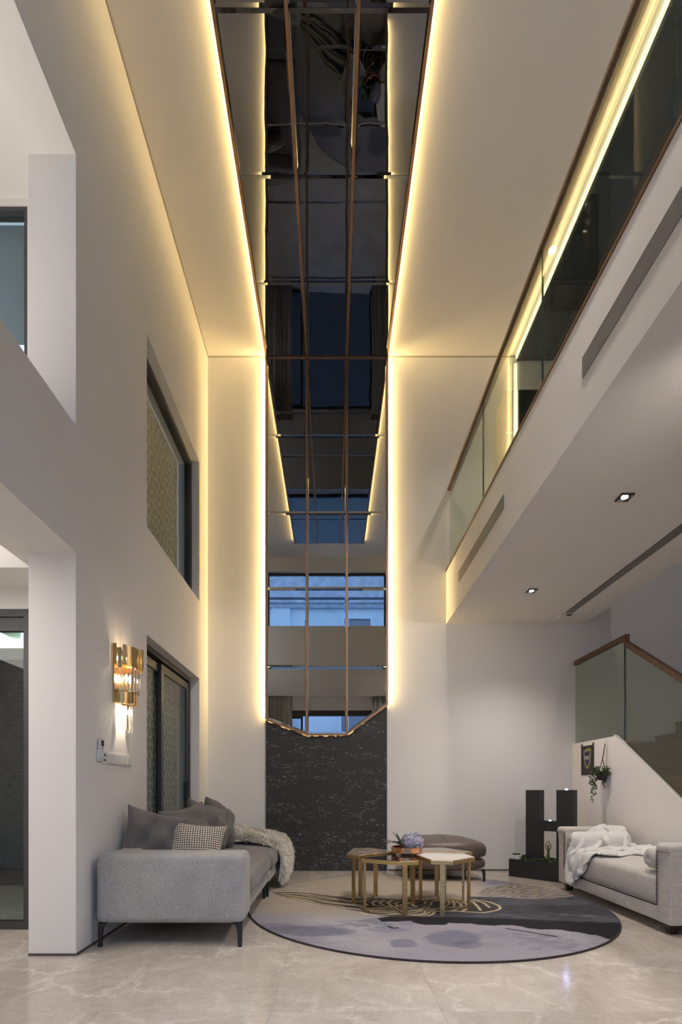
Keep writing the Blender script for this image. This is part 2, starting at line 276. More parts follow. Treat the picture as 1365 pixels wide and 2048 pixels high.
# ------------------------------------------------------------------ builders
class MB:
    """collects simple shapes; build() links them as ONE mesh object"""
    def __init__(s): s.v = []; s.f = []
    def add(s, vs, fs):
        o = len(s.v); s.v += [tuple(p) for p in vs]; s.f += [tuple(i+o for i in f) for f in fs]; return s
    def box(s, x0, x1, y0, y1, z0, z1):
        v = [(x0,y0,z0),(x1,y0,z0),(x1,y1,z0),(x0,y1,z0),(x0,y0,z1),(x1,y0,z1),(x1,y1,z1),(x0,y1,z1)]
        return s.add(v, [(0,3,2,1),(4,5,6,7),(0,1,5,4),(1,2,6,5),(2,3,7,6),(3,0,4,7)])
    def obox(s, c, size, rz=0, M4=None):
        R = M4 if M4 is not None else Matrix.Rotation(rz, 3, 'Z')
        hx, hy, hz = [k/2 for k in size]; v = []
        for z in (-hz, hz):
            for (x, y) in ((-hx,-hy),(hx,-hy),(hx,hy),(-hx,hy)): v.append(Vector(c)+R@Vector((x,y,z)))
        return s.add(v, [(0,3,2,1),(4,5,6,7),(0,1,5,4),(1,2,6,5),(2,3,7,6),(3,0,4,7)])
    def prism(s, poly, h0, h1, axis='z'):
        """poly 2D; axis z: (x,y); axis x: poly (y,z); axis y: poly (x,z)"""
        n = len(poly)
        def P(p, h): return (p[0], p[1], h) if axis == 'z' else ((h, p[0], p[1]) if axis == 'x' else (p[0], h, p[1]))
        return s.add([P(p, h0) for p in poly]+[P(p, h1) for p in poly],
                     [tuple(range(n))[::-1], tuple(range(n, 2*n))]+[(i, (i+1) % n, n+(i+1) % n, n+i) for i in range(n)])
    def bar(s, a, b, w, h=None, up=(0,0,1)):
        a = Vector(a); b = Vector(b); d = (b-a).normalized(); u = Vector(up)
        if abs(d.dot(u)) > 0.99: u = Vector((0,1,0))
        r = d.cross(u).normalized(); u2 = r.cross(d); h = h or w; v = []
        for p in (a, b):
            for (i, j) in ((-1,-1),(1,-1),(1,1),(-1,1)): v.append(p+r*(i*w/2)+u2*(j*h/2))
        return s.add(v, [(0,3,2,1),(4,5,6,7),(0,1,5,4),(1,2,6,5),(2,3,7,6),(3,0,4,7)])
    def tube(s, pts, r, n=8, rr=None):
        pts = [Vector(p) for p in pts]; rings = []
        for i, p in enumerate(pts):
            d = (pts[min(i+1, len(pts)-1)]-pts[max(i-1, 0)]).normalized()
            u = Vector((0,0,1)) if abs(d.z) < 0.9 else Vector((1,0,0))
            a = d.cross(u).normalized(); b = d.cross(a); q = rr[i] if rr else r
            rings.append([p+a*math.cos(2*PI*k/n)*q+b*math.sin(2*PI*k/n)*q for k in range(n)])
        v = [x for r_ in rings for x in r_]; f = []
        for i in range(len(pts)-1):
            for k in range(n): f.append((i*n+k, i*n+(k+1) % n, (i+1)*n+(k+1) % n, (i+1)*n+k))
        f.append(tuple(range(n))[::-1]); f.append(tuple((len(pts)-1)*n+k for k in range(n)))
        return s.add(v, f)
    def lathe(s, prof, c=(0,0,0), n=24):
        v = []; f = []
        for (r, z) in prof:
            for k in range(n): v.append((c[0]+r*math.cos(2*PI*k/n), c[1]+r*math.sin(2*PI*k/n), c[2]+z))
        for i in range(len(prof)-1):
            for k in range(n): f.append((i*n+k, i*n+(k+1) % n, (i+1)*n+(k+1) % n, (i+1)*n+k))
        f.append(tuple(range(n))[::-1]); f.append(tuple((len(prof)-1)*n+k for k in range(n)))
        return s.add(v, f)
    def build(s, name, mat, parent=None, smooth=False, bevel=0, seg=2, sub=0, autosmooth=None):
        me = bpy.data.meshes.new(name); me.from_pydata(s.v, [], s.f); me.validate()
        bm = bmesh.new(); bm.from_mesh(me); bmesh.ops.recalc_face_normals(bm, faces=bm.faces)
        if bevel: bmesh.ops.bevel(bm, geom=list(bm.edges), offset=bevel, segments=seg, profile=0.5, affect='EDGES', clamp_overlap=True)
        bm.to_mesh(me); bm.free()
        return link(name, me, mat, parent, smooth or bool(bevel and seg > 2), sub)
def link(name, me, mat, parent=None, smooth=False, sub=0):
    me.materials.append(M[mat] if isinstance(mat, str) else mat)
    if smooth: me.polygons.foreach_set('use_smooth', [True]*len(me.polygons))
    o = bpy.data.objects.new(name, me); C.objects.link(o)
    if parent is not None:
        o.parent = parent; o.matrix_parent_inverse = Matrix.Translation(-parent.location)
    if sub:
        md = o.modifiers.new('sub', 'SUBSURF'); md.levels = sub; md.render_levels = sub
    return o
def tag(o, label, cat, group=None, kind=None):
    o['label'] = label; o['category'] = cat
    if group: o['group'] = group
    if kind: o['kind'] = kind
    return o
def thing(name, loc, label, cat, group=None):
    o = bpy.data.objects.new(name, None); o.location = loc; o.empty_display_size = 0.1; C.objects.link(o)
    return tag(o, label, cat, group)
def struct(name, mb, mat, parent=None, **kw):
    o = mb.build(name, mat, parent, **kw)
    if parent is None: o['kind'] = 'structure'
    return o
def cellwall(name, us, vs_, solid, t0, t1, axis, mat):
    """wall with holes: rectangular cells (us x vs_), solid(u,v); thickness t0..t1 on axis x or y"""
    mb = MB(); nu, nv = len(us)-1, len(vs_)-1
    S = [[solid((us[i]+us[i+1])/2, (vs_[j]+vs_[j+1])/2) for j in range(nv)] for i in range(nu)]
    def P(t, u, v): return (t, u, v) if axis == 'x' else ((u, t, v) if axis == 'y' else (u, v, t))
    g = lambda i, j: 0 <= i < nu and 0 <= j < nv and S[i][j]
    for i in range(nu):
        for j in range(nv):
            if not S[i][j]: continue
            a, b, c, d = us[i], us[i+1], vs_[j], vs_[j+1]
            for t in (t0, t1): mb.add([P(t,a,c),P(t,b,c),P(t,b,d),P(t,a,d)], [(0,1,2,3)])
            for (q, e) in ((g(i-1,j), ((a,c),(a,d))), (g(i+1,j), ((b,c),(b,d))), (g(i,j-1), ((a,c),(b,c))), (g(i,j+1), ((a,d),(b,d)))):
                if not q: mb.add([P(t0,*e[0]),P(t0,*e[1]),P(t1,*e[1]),P(t1,*e[0])], [(0,1,2,3)])
    me = bpy.data.meshes.new(name); me.from_pydata(mb.v, [], mb.f)
    bm = bmesh.new(); bm.from_mesh(me); bmesh.ops.remove_doubles(bm, verts=bm.verts, dist=1e-5); bmesh.ops.recalc_face_normals(bm, faces=bm.faces); bm.to_mesh(me); bm.free()
    o = link(name, me, mat); o['kind'] = 'structure'; return o
inr = lambda u, v, a, b, c, d: a < u < b and c < v < d

# ------------------------------------------------------------------ floor
fl = MB().box(-4.6, 6.4, 0.60, D+0.2, -0.15, -0.012); floor = struct('floor', fl, 'beige_cabinet')
floor['label'] = 'floor of beige veined polished marble tiles'
P_ = 0.81; x0s = -0.29-5*P_; first = None
for i in range(14):
    for j in range(8):
        ax = x0s+i*P_; ay = 0.77+j*P_-0.0
        bx, by = ax+P_, ay+P_
        if ay > D or ax > 6.2: continue
        by = min(by, D)
        if by-ay > P_-0.01:
            if first is None:
                first = MB().box(0.0004, P_-0.0004, 0.0004, P_-0.0004, -0.012, 0).build('floor_tile', 'marble', floor); first.parent = floor; first.matrix_parent_inverse = Matrix(); o = first
            else: o = first.copy(); C.objects.link(o)
            o.location = (ax, ay, 0)
        else:
            o = MB().box(0.0008, P_-0.0008, 0.0008, by-ay, -0.012, 0).build('floor_tile', 'marble', floor); o.matrix_parent_inverse = Matrix(); o.location = (ax, ay, 0)

# ------------------------------------------------------------------ shell
ys = [0.9, 3.197, 4.42, 6.166, D]; zs = [0.0, 2.41, 2.554, 3.357, 5.05, 5.076, ZC]
def sol(u, v):
    if inr(u, v, 0.0, 3.197, 0, 2.554) or inr(u, v, 0.0, 3.197, 3.357, 5.076): return False
    if inr(u, v, 4.42, 6.166, 3.357, 5.05) or inr(u, v, 4.42, 6.166, 0, 2.41): return False
    return True
cellwall('wall_left', ys, zs, sol, XL-0.30, XL, 'x', 'plaster')
struct('wall_back', MB().box(XL-0.3, 8.0, D, D+0.2, 0, ZC+0.4), 'plaster')
ceil = struct('ceiling', MB().box(XL-0.3, 8.0, 0.6, D+0.2, ZC, ZC+0.2), 'ceiling')
# shadow-gap lines where the ceiling meets the walls
struct('trim_1', MB().box(XL, XL+0.010, 0.9, D, ZC-0.012, ZC-0.001), 'brown_trim' if False else 'beige_cabinet')
struct('trim_2', MB().box(XL+0.010, -0.87, D-0.010, D, ZC-0.012, ZC-0.001), 'beige_cabinet')
struct('trim_3', MB().box(0.73, 2.38, D-0.010, D, ZC-0.012, ZC-0.001), 'beige_cabinet')
struct('wall_right', MB().box(8.0, 8.2, 0.6, D+0.2, 0, ZC), 'plaster')
# rear wall with the garden door and the high strip window
def solr(u, v):
    if inr(u, v, -1.3, 1.6, 0, 2.99) or inr(u, v, -1.6, 2.6, 5.0, 6.36): return False
    return True
cellwall('wall_front', [-1.924, -1.6, -1.3, 1.6, 2.6, 8.0], [0, 2.99, 5.0, 6.36, ZC], solr, 0.60, 0.80, 'y', 'plaster')
struct('trim_4', MB().box(-1.624, 8.0, 0.80, 0.90, 3.32, 5.0), 'plaster')
# baseboards: dark recessed metal lines
struct('baseboard_back', MB().box(0.73, 3.14, D-0.006, D-0.0005, 0.0, 0.016).box(XL, -0.87, D-0.006, D-0.0005, 0.0, 0.016), 'groove')
struct('baseboard_left', MB().box(XL-0.001, XL+0.005, 3.2, 4.42, 0.0, 0.016).box(XL-0.3, XL, 3.192, 3.1965, 0.0, 0.016), 'groove')

# upper floor slab (balcony)
def sols(u, v): return u < 3.29 or v < 4.84
cellwall('ceiling_lower', [1.487, 3.29, 8.0], [0.9, 4.84, D], sols, 3.216, 3.895, 'z', 'plaster')

# left rooms ---------------------------------------------------------
struct('wall_left_room', MB().box(-4.6, -2.27, 3.79, 3.95, 2.41, 5.44).box(-4.6, -1.924, 3.79, 3.95, 5.44, 5.6).box(-2.27, -1.924, 3.79, 3.95, 0, 5.44), 'plaster')
bpy.data.objects['wall_left_room'].data.materials[0] = M['plaster']
# split so the upper window is a true opening
o = bpy.data.objects['wall_left_room']; bpy.data.objects.remove(o)
def soll(u, v):
    if inr(u, v, -4.2, -2.27, 0, 2.41) or inr(u, v, -4.2, -2.29, 3.5, 5.44): return False
    return True
cellwall('wall_left_room', [-4.6, -4.2, -2.29, -2.27, -1.924], [0, 2.41, 3.5, 5.44, 5.6], soll, 3.79, 3.95, 'y', 'plaster')
cellwall('ceiling_left_room', [-4.6, -2.06, -1.924], [0.9, 3.45, 3.79], lambda u, v: not (u < -2.06 and v < 3.45), 2.57, 2.80, 'z', 'ceiling')
struct('floor_left_room_upper', MB().box(-4.6, -1.924, 0.9, 3.79, 2.80, 3.0), 'plaster')
struct('ceiling_left_room_upper', MB().box(-4.6, -1.924, 0.9, 3.79, 5.49, 5.6), 'ceiling')
struct('wall_left_room_end', MB().box(-4.75, -4.6, 0.9, 3.95, 0, 5.6), 'plaster')
struct('wall_left_room_near', MB().box(-4.75, -1.924, 0.7, 0.9, 0, 5.6), 'plaster')
lp = MB().box(-4.4, -2.12, 1.0, 3.40, 2.775, 2.795).build('ceiling_glow_panel', 'tray_glow')
tag(lp, 'white ceiling recess with added glow in place of cove lights behind the lower left opening', 'ceiling recess')

def framed(name, u0, u1, v0, v1, t0, t1, axis, w=0.05, mull=(), label=None, cat=None, glass='pane', panes=True):
    """window/door frame with each pane its own part"""
    def bx(mb, a, b, c, d, e0, e1):
        return mb.box(e0, e1, a, b, c, d) if axis == 'x' else mb.box(a, b, e0, e1, c, d)
    mb = MB(); bx(mb, u0, u0+w, v0, v1, t0, t1); bx(mb, u1-w, u1, v0, v1, t0, t1); bx(mb, u0+w, u1-w, v0, v0+w, t0, t1); bx(mb, u0+w, u1-w, v1-w, v1, t0, t1)
    for u in mull: bx(mb, u-w/2, u+w/2, v0+w, v1-w, t0, t1)
    o = mb.build(name, 'frame_dark'); o['kind'] = 'structure'
    cuts = [u0+w]+[c for u in mull for c in (u-w/2, u+w/2)]+[u1-w]
    tm = (t0+t1)/2
    for i in range(0, len(cuts) if panes else 0, 2):
        g = MB(); bx(g, cuts[i], cuts[i+1], v0+w, v1-w, tm-0.004, tm+0.004); g.build('pane', glass, o)
    return o
# left wall window and sliding door
w1 = framed('window_1', 4.42, 6.166, 3.357, 5.05, XL-0.17, XL-0.09, 'x', 0.055)
d1 = framed('door_1', 4.42, 6.14, 0.0, 2.41, XL-0.20, XL-0.10, 'x', 0.05, panes=False)
sd = MB()
for (a, b, t) in ((4.47, 5.20, XL-0.155), (5.12, 6.09, XL-0.125)):
    sd = MB(); sd.box(t-0.015, t+0.015, a, a+0.07, 0.05, 2.33).box(t-0.015, t+0.015, b-0.07, b, 0.05, 2.33).box(t-0.015, t+0.015, a+0.07, b-0.07, 0.05, 0.12).box(t-0.015, t+0.015, a+0.07, b-0.07, 2.25, 2.33)
    lf = sd.build('door_leaf', 'frame_dark', d1)
    MB().box(t-0.004, t+0.004, a+0.07, b-0.07, 0.12, 2.25).build('pane', 'pane', lf)
MB().box(XL-0.105, XL-0.095, 6.02, 6.05, 0.85, 1.15).build('door_handle', 'black_metal', d1)
# patterned privacy screens behind both (interlaced rings)
def screen(z0, z1, label):
    t = label
    MB().box(XL-0.285, XL-0.27, 4.45, 6.15, z0, z1).build('backing', 'lattice_back', t)
    mb = MB(); s = 0.23
    for i in range(8):
        for j in range(int((z1-z0)/s)+1):
            cy = 4.52+i*s+ (s/2 if j % 2 else 0); cz = z0+0.1+j*s*0.87
            if cz > z1-0.12 or cy > 6.05: continue
            n = 18; ring = []
            for k in range(n):
                a = 2*PI*k/n; q = (0.135+0.0*math.cos(6*a)); 
                ring.append([(XL-0.262, cy+q*math.cos(a), cz+q*math.sin(a)), (XL-0.262, cy+(q-0.018)*math.cos(a), cz+(q-0.018)*math.sin(a))])
            v = [p for r_ in ring for p in r_]
            mb.add(v, [(2*k, 2*((k+1) % n), 2*((k+1) % n)+1, 2*k+1) for k in range(n)])
            for k in range(3):
                a = PI*k/3
                mb.bar((XL-0.263, cy-0.12*math.cos(a), cz-0.12*math.sin(a)), (XL-0.263, cy+0.12*math.cos(a), cz+0.12*math.sin(a)), 0.018, 0.004, up=(1,0,0))
    g = mb.build('lattice_pattern', 'lattice', t); g['kind'] = 'stuff'
screen(3.36, 5.04, w1)
screen(0.02, 2.40, d1)
# left room window / garden door
d2 = framed('door_2', -4.2, -2.27, 0.0, 2.41, 3.80, 3.88, 'y', 0.055)
MB().box(-4.14, -2.33, 3.81, 3.85, 2.25, 2.35).build('top_rail', 'frame_dark', d2)
w2 = framed('window_2', -4.2, -2.29, 3.5, 5.44, 3.80, 3.88, 'y', 0.03)
bl = MB().box(-4.17, -2.32, 3.90, 3.905, 4.49, 5.41).build('roller_blind', 'blind')
tag(bl, 'blue grey roller blind half lowered in the upper left window', 'blind')
# courtyard beyond
cw = thing('slate_wall', (-3.4, 6.1, 0), 'dark split slate courtyard wall seen through the lower left glass door', 'stone wall')
MB().box(-4.9, -1.95, 6.05, 6.2, -0.1, 2.75).build('wall_core', 'slate', cw)
rr = random.Random(3); z = 0.62; shared = {}
k = 0
while z < 2.70 and k < 290:
    h = rr.choice((0.035, 0.045, 0.06)); x = -3.95+rr.random()*0.2
    while x < -2.05 and k < 290:
        L = min(rr.choice((0.30, 0.42, 0.55)), round(-1.95-x, 3)); key = (h, L)
        if key not in shared:
            ob = MB().box(0, L-0.004, 0, 0.03, 0, h-0.003).build('slate_strip', 'slate', cw, bevel=0.003, seg=1); ob.matrix_parent_inverse = Matrix(); shared[key] = ob
        else: ob = shared[key].copy(); C.objects.link(ob)
        ob.location = (x+3.4, 6.02-6.1-rr.random()*0.02, z); x += L; k += 1
    z += h
for i in range(4):
    for j in range(4):
        ob = MB().box(-3.95+i*0.5, -3.452+i*0.5, 6.02, 6.05, 0.0+j*0.155, 0.15+j*0.155).build('blue_tile', 'blue_tile', cw)
struct('wall_courtyard', MB().box(-5.0, -4.75, 3.95, 6.2, -0.1, 3.4), 'plaster')
struct('floor_courtyard', MB().box(-5.0, -1.93, 3.95, 6.2, -0.2, -0.03), 'paving')
cc = MB().box(-5.0, -1.93, 3.95, 6.2, 2.98, 3.4); struct('ceiling_courtyard', cc, 'courtyard')
for k in range(3):
    MB().box(-3.9+k*0.75, -3.82+k*0.75, 3.96, 6.19, 2.90, 2.98).build('beam', 'courtyard', bpy.data.objects['ceiling_courtyard'])
MB().box(-4.7, -1.96, 6.07, 6.10, 2.755, 2.785).build('glow_strip', 'led_green', cw)
st = MB().box(-4.75, -1.95, 5.55, 6.0, -0.03, 0.12).build('water_trough', 'granite_smooth'); tag(st, 'dark stone trough at the foot of the courtyard slate wall', 'trough')

# rear side: frames, curtains, garden facade ------------------------------------
d3 = MB().box(-1.3, -1.22, 0.64, 0.72, 0, 2.99).box(1.52, 1.6, 0.64, 0.72, 0, 2.99).box(-1.22, 1.52, 0.64, 0.72, 2.86, 2.99).build('door_3', 'frame_dark'); d3['kind'] = 'structure'
for (a, b) in ((-1.22, -0.72), (0.92, 1.52)):
    lf = MB().box(a, a+0.05, 0.65, 0.69, 0.0, 2.86).box(b-0.05, b, 0.65, 0.69, 0.0, 2.86).box(a+0.05, b-0.05, 0.65, 0.69, 0.0, 0.06).box(a+0.05, b-0.05, 0.65, 0.69, 2.8, 2.86).build('door_leaf', 'frame_dark', d3)
    MB().box(a+0.05, b-0.05, 0.667, 0.673, 0.06, 2.8).build('pane', 'pane', lf)
framed('window_3', -1.6, 2.6, 5.0, 6.36, 0.64, 0.70, 'y', 0.06, mull=(1.3,))
def curtain(x0, x1, label):
    mb = MB(); n = int((x1-x0)/0.012); v = []
    for i in range(n+1):
        x = x0+(x1-x0)*i/n; y = 0.84+0.025*math.sin(i*0.9+math.sin(i*0.23)*2)
        v += [(x, y, 0.02), (x, y, 3.30)]
    mb.add(v, [(2*i, 2*i+2, 2*i+3, 2*i+1) for i in range(n)])
    o = mb.build('curtain', 'curtain', smooth=True); md = o.modifiers.new('s', 'SOLIDIFY'); md.thickness = 0.004
    tag(o, label, 'curtain')
curtain(-1.58, -0.97, 'grey curtain gathered beside the garden door, left one in the mirror')
curtain(0.96, 1.7, 'grey curtain gathered beside the garden door, right one in the mirror')

def facade():
    t = thing('neighbouring_house', (0, -6.2, 0), 'pale rendered neighbouring house reflected in the wall mirror', 'building')
    MB().box(-9, 9, -6.5, -6.2, 0, 13).build('wall', 'facade', t)
    MB().box(-9, 9, -6.2, -6.02, 7.95, 8.1).box(-9, 9, -6.2, -5.92, 8.1, 8.2).box(-9, 9, -6.2, -5.86, 8.28, 8.42).box(-9, 9, -6.2, -5.98, 8.42, 9.2).build('cornice', 'facade_stain', t)
    for x in (-1.95, 3.5): MB().box(x-0.35, x+0.35, -6.2, -6.08, 0, 7.95).build('pilaster', 'facade', t)
    for (x0, x1, z0, z1) in ((0.45, 1.45, 6.1, 7.55), (-1.9, -1.0, 9.5, 10.4), (0.35, 1.3, 3.2, 4.45), (2.2, 3.0, 9.5, 10.6)):
        fr = MB().box(x0-0.1, x1+0.1, -6.2, -6.1, z0-0.1, z0).box(x0-0.1, x1+0.1, -6.2, -6.1, z1, z1+0.1).box(x0-0.1, x0, -6.2, -6.1, z0, z1).box(x1, x1+0.1, -6.2, -6.1, z0, z1).build('window', 'facade', t)
        MB().box(x0, x1, -6.19, -6.17, z0, z1).build('pane', 'blind', fr)
facade()
struct('ground', MB().box(-12, 12, -6.5, 0.6, -0.2, -0.02), 'paving')

# ------------------------------------------------------------------ mirrors
def inset(poly, w):
    n = len(poly); A = sum(poly[i][0]*poly[(i+1) % n][1]-poly[(i+1) % n][0]*poly[i][1] for i in range(n)); s = 1 if A > 0 else -1
    ls = []
    for i in range(n):
        p, q = poly[i], poly[(i+1) % n]; dx, dy = q[0]-p[0], q[1]-p[1]; L = math.hypot(dx, dy); nx, ny = -dy/L*s, dx/L*s
        ls.append(((p[0]+nx*w, p[1]+ny*w), (dx, dy)))
    out = []
    for i in range(n):
        (p, d), (q, e) = ls[i-1], ls[i]; den = d[0]*e[1]-d[1]*e[0]
        t = ((q[0]-p[0])*e[1]-(q[1]-p[1])*e[0])/den; out.append((p[0]+d[0]*t, p[1]+d[1]*t))
    return out
def pane(poly, face, outdir, axis, mat, parent, bw=0.024, bh=0.0021, jit=0.0):
    """bevelled mirror pane; poly is (x,z) on wall or (x,y) on ceiling; face = level of the flat front"""
    poly = inset(poly, 0.001)
    inn = inset(poly, bw); n = len(poly); lo = face-outdir*bh; bk = face-outdir*0.02
    def P(p, t): return (p[0], t, p[1]) if axis == 'y' else (p[0], p[1], t)
    v = [P(p, bk) for p in poly]+[P(p, lo) for p in poly]+[P(p, face+jit*random.uniform(-1, 1)) for p in inn]
    f = [tuple(range(n))[::-1], tuple(range(2*n, 3*n))]+[(a, (a+1) % n, b0+(a+1) % n, b0+a) for a in range(n) for b0 in (n,)]+[(n+a, n+(a+1) % n, 2*n+(a+1) % n, 2*n+a) for a in range(n)]
    MB().add(v, f).build('mirror_pane', mat, parent)
MX = [-0.854, -0.330, 0.188, 0.712]; MY = 6.530; MZ = 6.645
zb = {0: (1.975, 1.78), 1: (1.78, 1.78), 2: (1.78, 2.163)}
wm = thing('wall_mirror', (-0.07, MY, 1.78), 'tall smoked mirror with copper trim on the back wall above the dark stone', 'mirror')
outline = [(MX[0], 1.975), (MX[1], 1.78), (MX[2], 1.78), (MX[3], 2.163), (MX[3], MZ+0.03), (MX[0], MZ+0.03)]
MB().prism(inset(outline, 0.05), MY+0.014, D, 'y').build('backing', 'black_metal', wm)
rows = [MZ, 5.626, 4.629, 3.652, 2.642]
for c in range(3):
    for r in range(4): pane([(MX[c], rows[r+1]), (MX[c+1], rows[r+1]), (MX[c+1], rows[r]), (MX[c], rows[r])], MY, -1, 'y', 'mirror', wm)
    pane([(MX[c], zb[c][0]), (MX[c+1], zb[c][1]), (MX[c+1], rows[4]), (MX[c], rows[4])], MY, -1, 'y', 'mirror', wm)
T = 0.026
for i, x in enumerate(MX):
    z0 = (1.975, 1.78, 1.78, 2.163)[i]
    MB().box(x-T/2, x+T/2, MY-0.012, MY+0.014, z0-0.01, MZ-0.012).build('vertical_trim', 'brass_trim', wm)
for (a, b) in ((0, 1), (1, 2), (2, 3)):
    zz = (1.975, 1.78, 1.78, 2.163); MB().bar((MX[a], MY, zz[a]-0.012), (MX[b], MY, zz[b]-0.012), 0.03, 0.024, up=(0,0,1)).build('bottom_trim', 'brass_trim', wm)
MB().box(MX[0]-T/2, MX[3]+T/2, MY-0.014, MY+0.012, MZ-0.012, MZ+0.012).build('corner_trim', 'brass_trim', wm)
# LED strips glowing sideways from behind the mirror edge
MB().prism([(MX[0]+0.006, MY+0.021), (MX[0]+0.040, MY+0.052), (MX[0]+0.042, MY+0.050), (MX[0]+0.008, MY+0.019)], 2.0, MZ-0.02, 'z').build('led_strip', 'led_wall', wm)
MB().prism([(MX[3]-0.006, MY+0.021), (MX[3]-0.040, MY+0.052), (MX[3]-0.042, MY+0.050), (MX[3]-0.008, MY+0.019)], 2.19, MZ-0.02, 'z').build('led_strip', 'led_wall', wm)
zz = (1.975, 1.78, 1.78, 2.163)
for (a, b) in ((0, 1), (1, 2), (2, 3)): MB().bar((MX[a]+0.02, MY+0.035, zz[a]-0.014), (MX[b]-0.02, MY+0.035, zz[b]-0.014), 0.02, 0.003).build('led_strip', 'led_low', wm)

cmir = thing('ceiling_mirror', (-0.07, 4.0, MZ), 'long dark mirror with copper trim between the two ceiling glow lines', 'mirror')
CY = [MY, 5.570, 4.597, 3.613, 2.63, 1.60]
MB().box(MX[0]+0.05, MX[3]-0.05, CY[-1]+0.02, MY, MZ+0.014, ZC).build('backing', 'black_metal', cmir)
for c in range(3):
    for r in range(5): pane([(MX[c], CY[r+1]), (MX[c+1], CY[r+1]), (MX[c+1], CY[r]), (MX[c], CY[r])], MZ, -1, 'z', 'mirror_ceiling', cmir)
for x in MX: MB().box(x-T/2, x+T/2, CY[-1], MY-0.014, MZ-0.012, MZ+0.014).build('lengthwise_trim', 'brass_trim', cmir)
MB().prism([(MX[0]+0.006, MZ+0.021), (MX[0]+0.040, MZ+0.054), (MX[0]+0.042, MZ+0.052), (MX[0]+0.008, MZ+0.019)], CY[-1]+0.03, MY, 'y').build('led_strip', 'led', cmir)
MB().prism([(MX[3]-0.006, MZ+0.021), (MX[3]-0.040, MZ+0.054), (MX[3]-0.042, MZ+0.052), (MX[3]-0.008, MZ+0.019)], CY[-1]+0.03, MY, 'y').build('led_strip', 'led', cmir)

# dark flecked stone panel under the mirror: rough upper edge
sp = [(-0.861, 0.0), (0.712, 0.0)]; edge = []
pts = [(0.712, 2.150), (0.188, 1.762), (-0.330, 1.762), (-0.861, 1.962)]
for a, b in zip(pts, pts[1:]):
    nn = 26
    for i in range(nn): 
        q = i/nn; edge.append((a[0]+(b[0]-a[0])*q, a[1]+(b[1]-a[1])*q-random.random()*0.022))
edge.append(pts[-1])
o = MB().prism(sp+edge, D-0.03, D-0.0005, 'y').build('stone_wall_panel', 'stone'); tag(o, 'dark grey flecked stone panel on the back wall below the tall mirror', 'wall panel')

# ------------------------------------------------------------------ upper gallery: second mirror strip, LED, cabinet, spot
cm2 = thing('gallery_ceiling_mirror', (3.1, 4.0, MZ), 'smoked mirror strip on the gallery ceiling beside the glowing light line', 'mirror')
GX = [2.40, 2.93, 3.46, 3.99]
MB().box(2.40, 3.97, 1.62, D-0.002, MZ+0.014, ZC).build('backing', 'black_metal', cm2)
for c in range(3):
    for r in range(5): pane([(GX[c], CY[r+1]), (GX[c+1], CY[r+1]), (GX[c+1], CY[r] if r else D-0.003), (GX[c], CY[r] if r else D-0.003)], MZ, -1, 'z', 'mirror_ceiling', cm2)
MB().box(2.385, 2.397, 1.62, D-0.03, MZ-0.002, ZC-0.002).build('led_strip', 'led2', cm2)
lo = MB().box(2.375, 2.405, D-0.02, D-0.001, 5.995, 6.60).build('wall_led_strip', 'led2'); tag(lo, 'vertical glowing light strip on the gallery back wall above the cabinet', 'light strip')
cb = thing('gallery_cabinet', (2.7, 6.4, 3.92), 'tall taupe and black cabinet at the end of the upper gallery', 'cabinet')
MB().box(2.14, 3.3, 6.245, D-0.001, 3.895, 5.99).build('body', 'beige_cabinet', cb)
MB().box(2.30, 3.28, 6.225, 6.245, 4.9, 5.985).build('glass_door', 'black_glass', cb)
MB().box(2.30, 3.28, 6.225, 6.245, 3.93, 4.88).build('lower_door', 'beige_cabinet', cb)
for z in (4.45, 4.95, 5.45): MB().box(2.15, 2.24, 6.235, 6.245, z, z+0.012).build('shelf_edge', 'white_plastic', cb)
MB().box(2.245, 2.285, 6.218, 6.245, 3.93, 5.98).build('led_strip', 'led2', cb)
sp = thing('ceiling_spotlight', (2.276, 5.22, ZC), 'bright round spotlight on the high ceiling above the glass railing', 'spotlight')
MB().lathe([(0.05, 0), (0.05, -0.07), (0.042, -0.075)], (2.276, 5.22, ZC), 20).build('housing', 'white_plastic', sp, smooth=False)
MB().lathe([(0.036, -0.0751), (0.036, -0.08)], (2.276, 5.22, ZC), 20).build('lens', 'spot_led', sp)

# gallery glass railing
gr = thing('gallery_railing', (1.52, 3.5, 3.895), 'long glass balustrade with brown wooden handrail along the upper gallery', 'railing')
MB().box(1.480, 1.56, 0.95, D, 3.895, 3.922).build('base_rail', 'wood_rail', gr)
gy = [6.555, 5.054, 3.587, 2.12, 0.95]
gy = [6.535, 1.52*1010/303, 1.52*1010/422, 1.52*1010/687, 1.0]
for a, b in zip(gy, gy[1:]): 
    g = MB().box(1.514, 1.526, b+0.006, a-0.006, 3.922, 4.955).build('glass_panel', 'rail_glass', gr)
    MB().box(1.513, 1.527, b+0.0055, b+0.010, 3.93, 4.953).build('glass_edge', 'glass_edge', g)
MB().box(1.545-0.045, 1.545+0.025, 0.95, D-0.0, 4.95, 4.99).build('handrail', 'wood_rail', gr, bevel=0.004, seg=1)

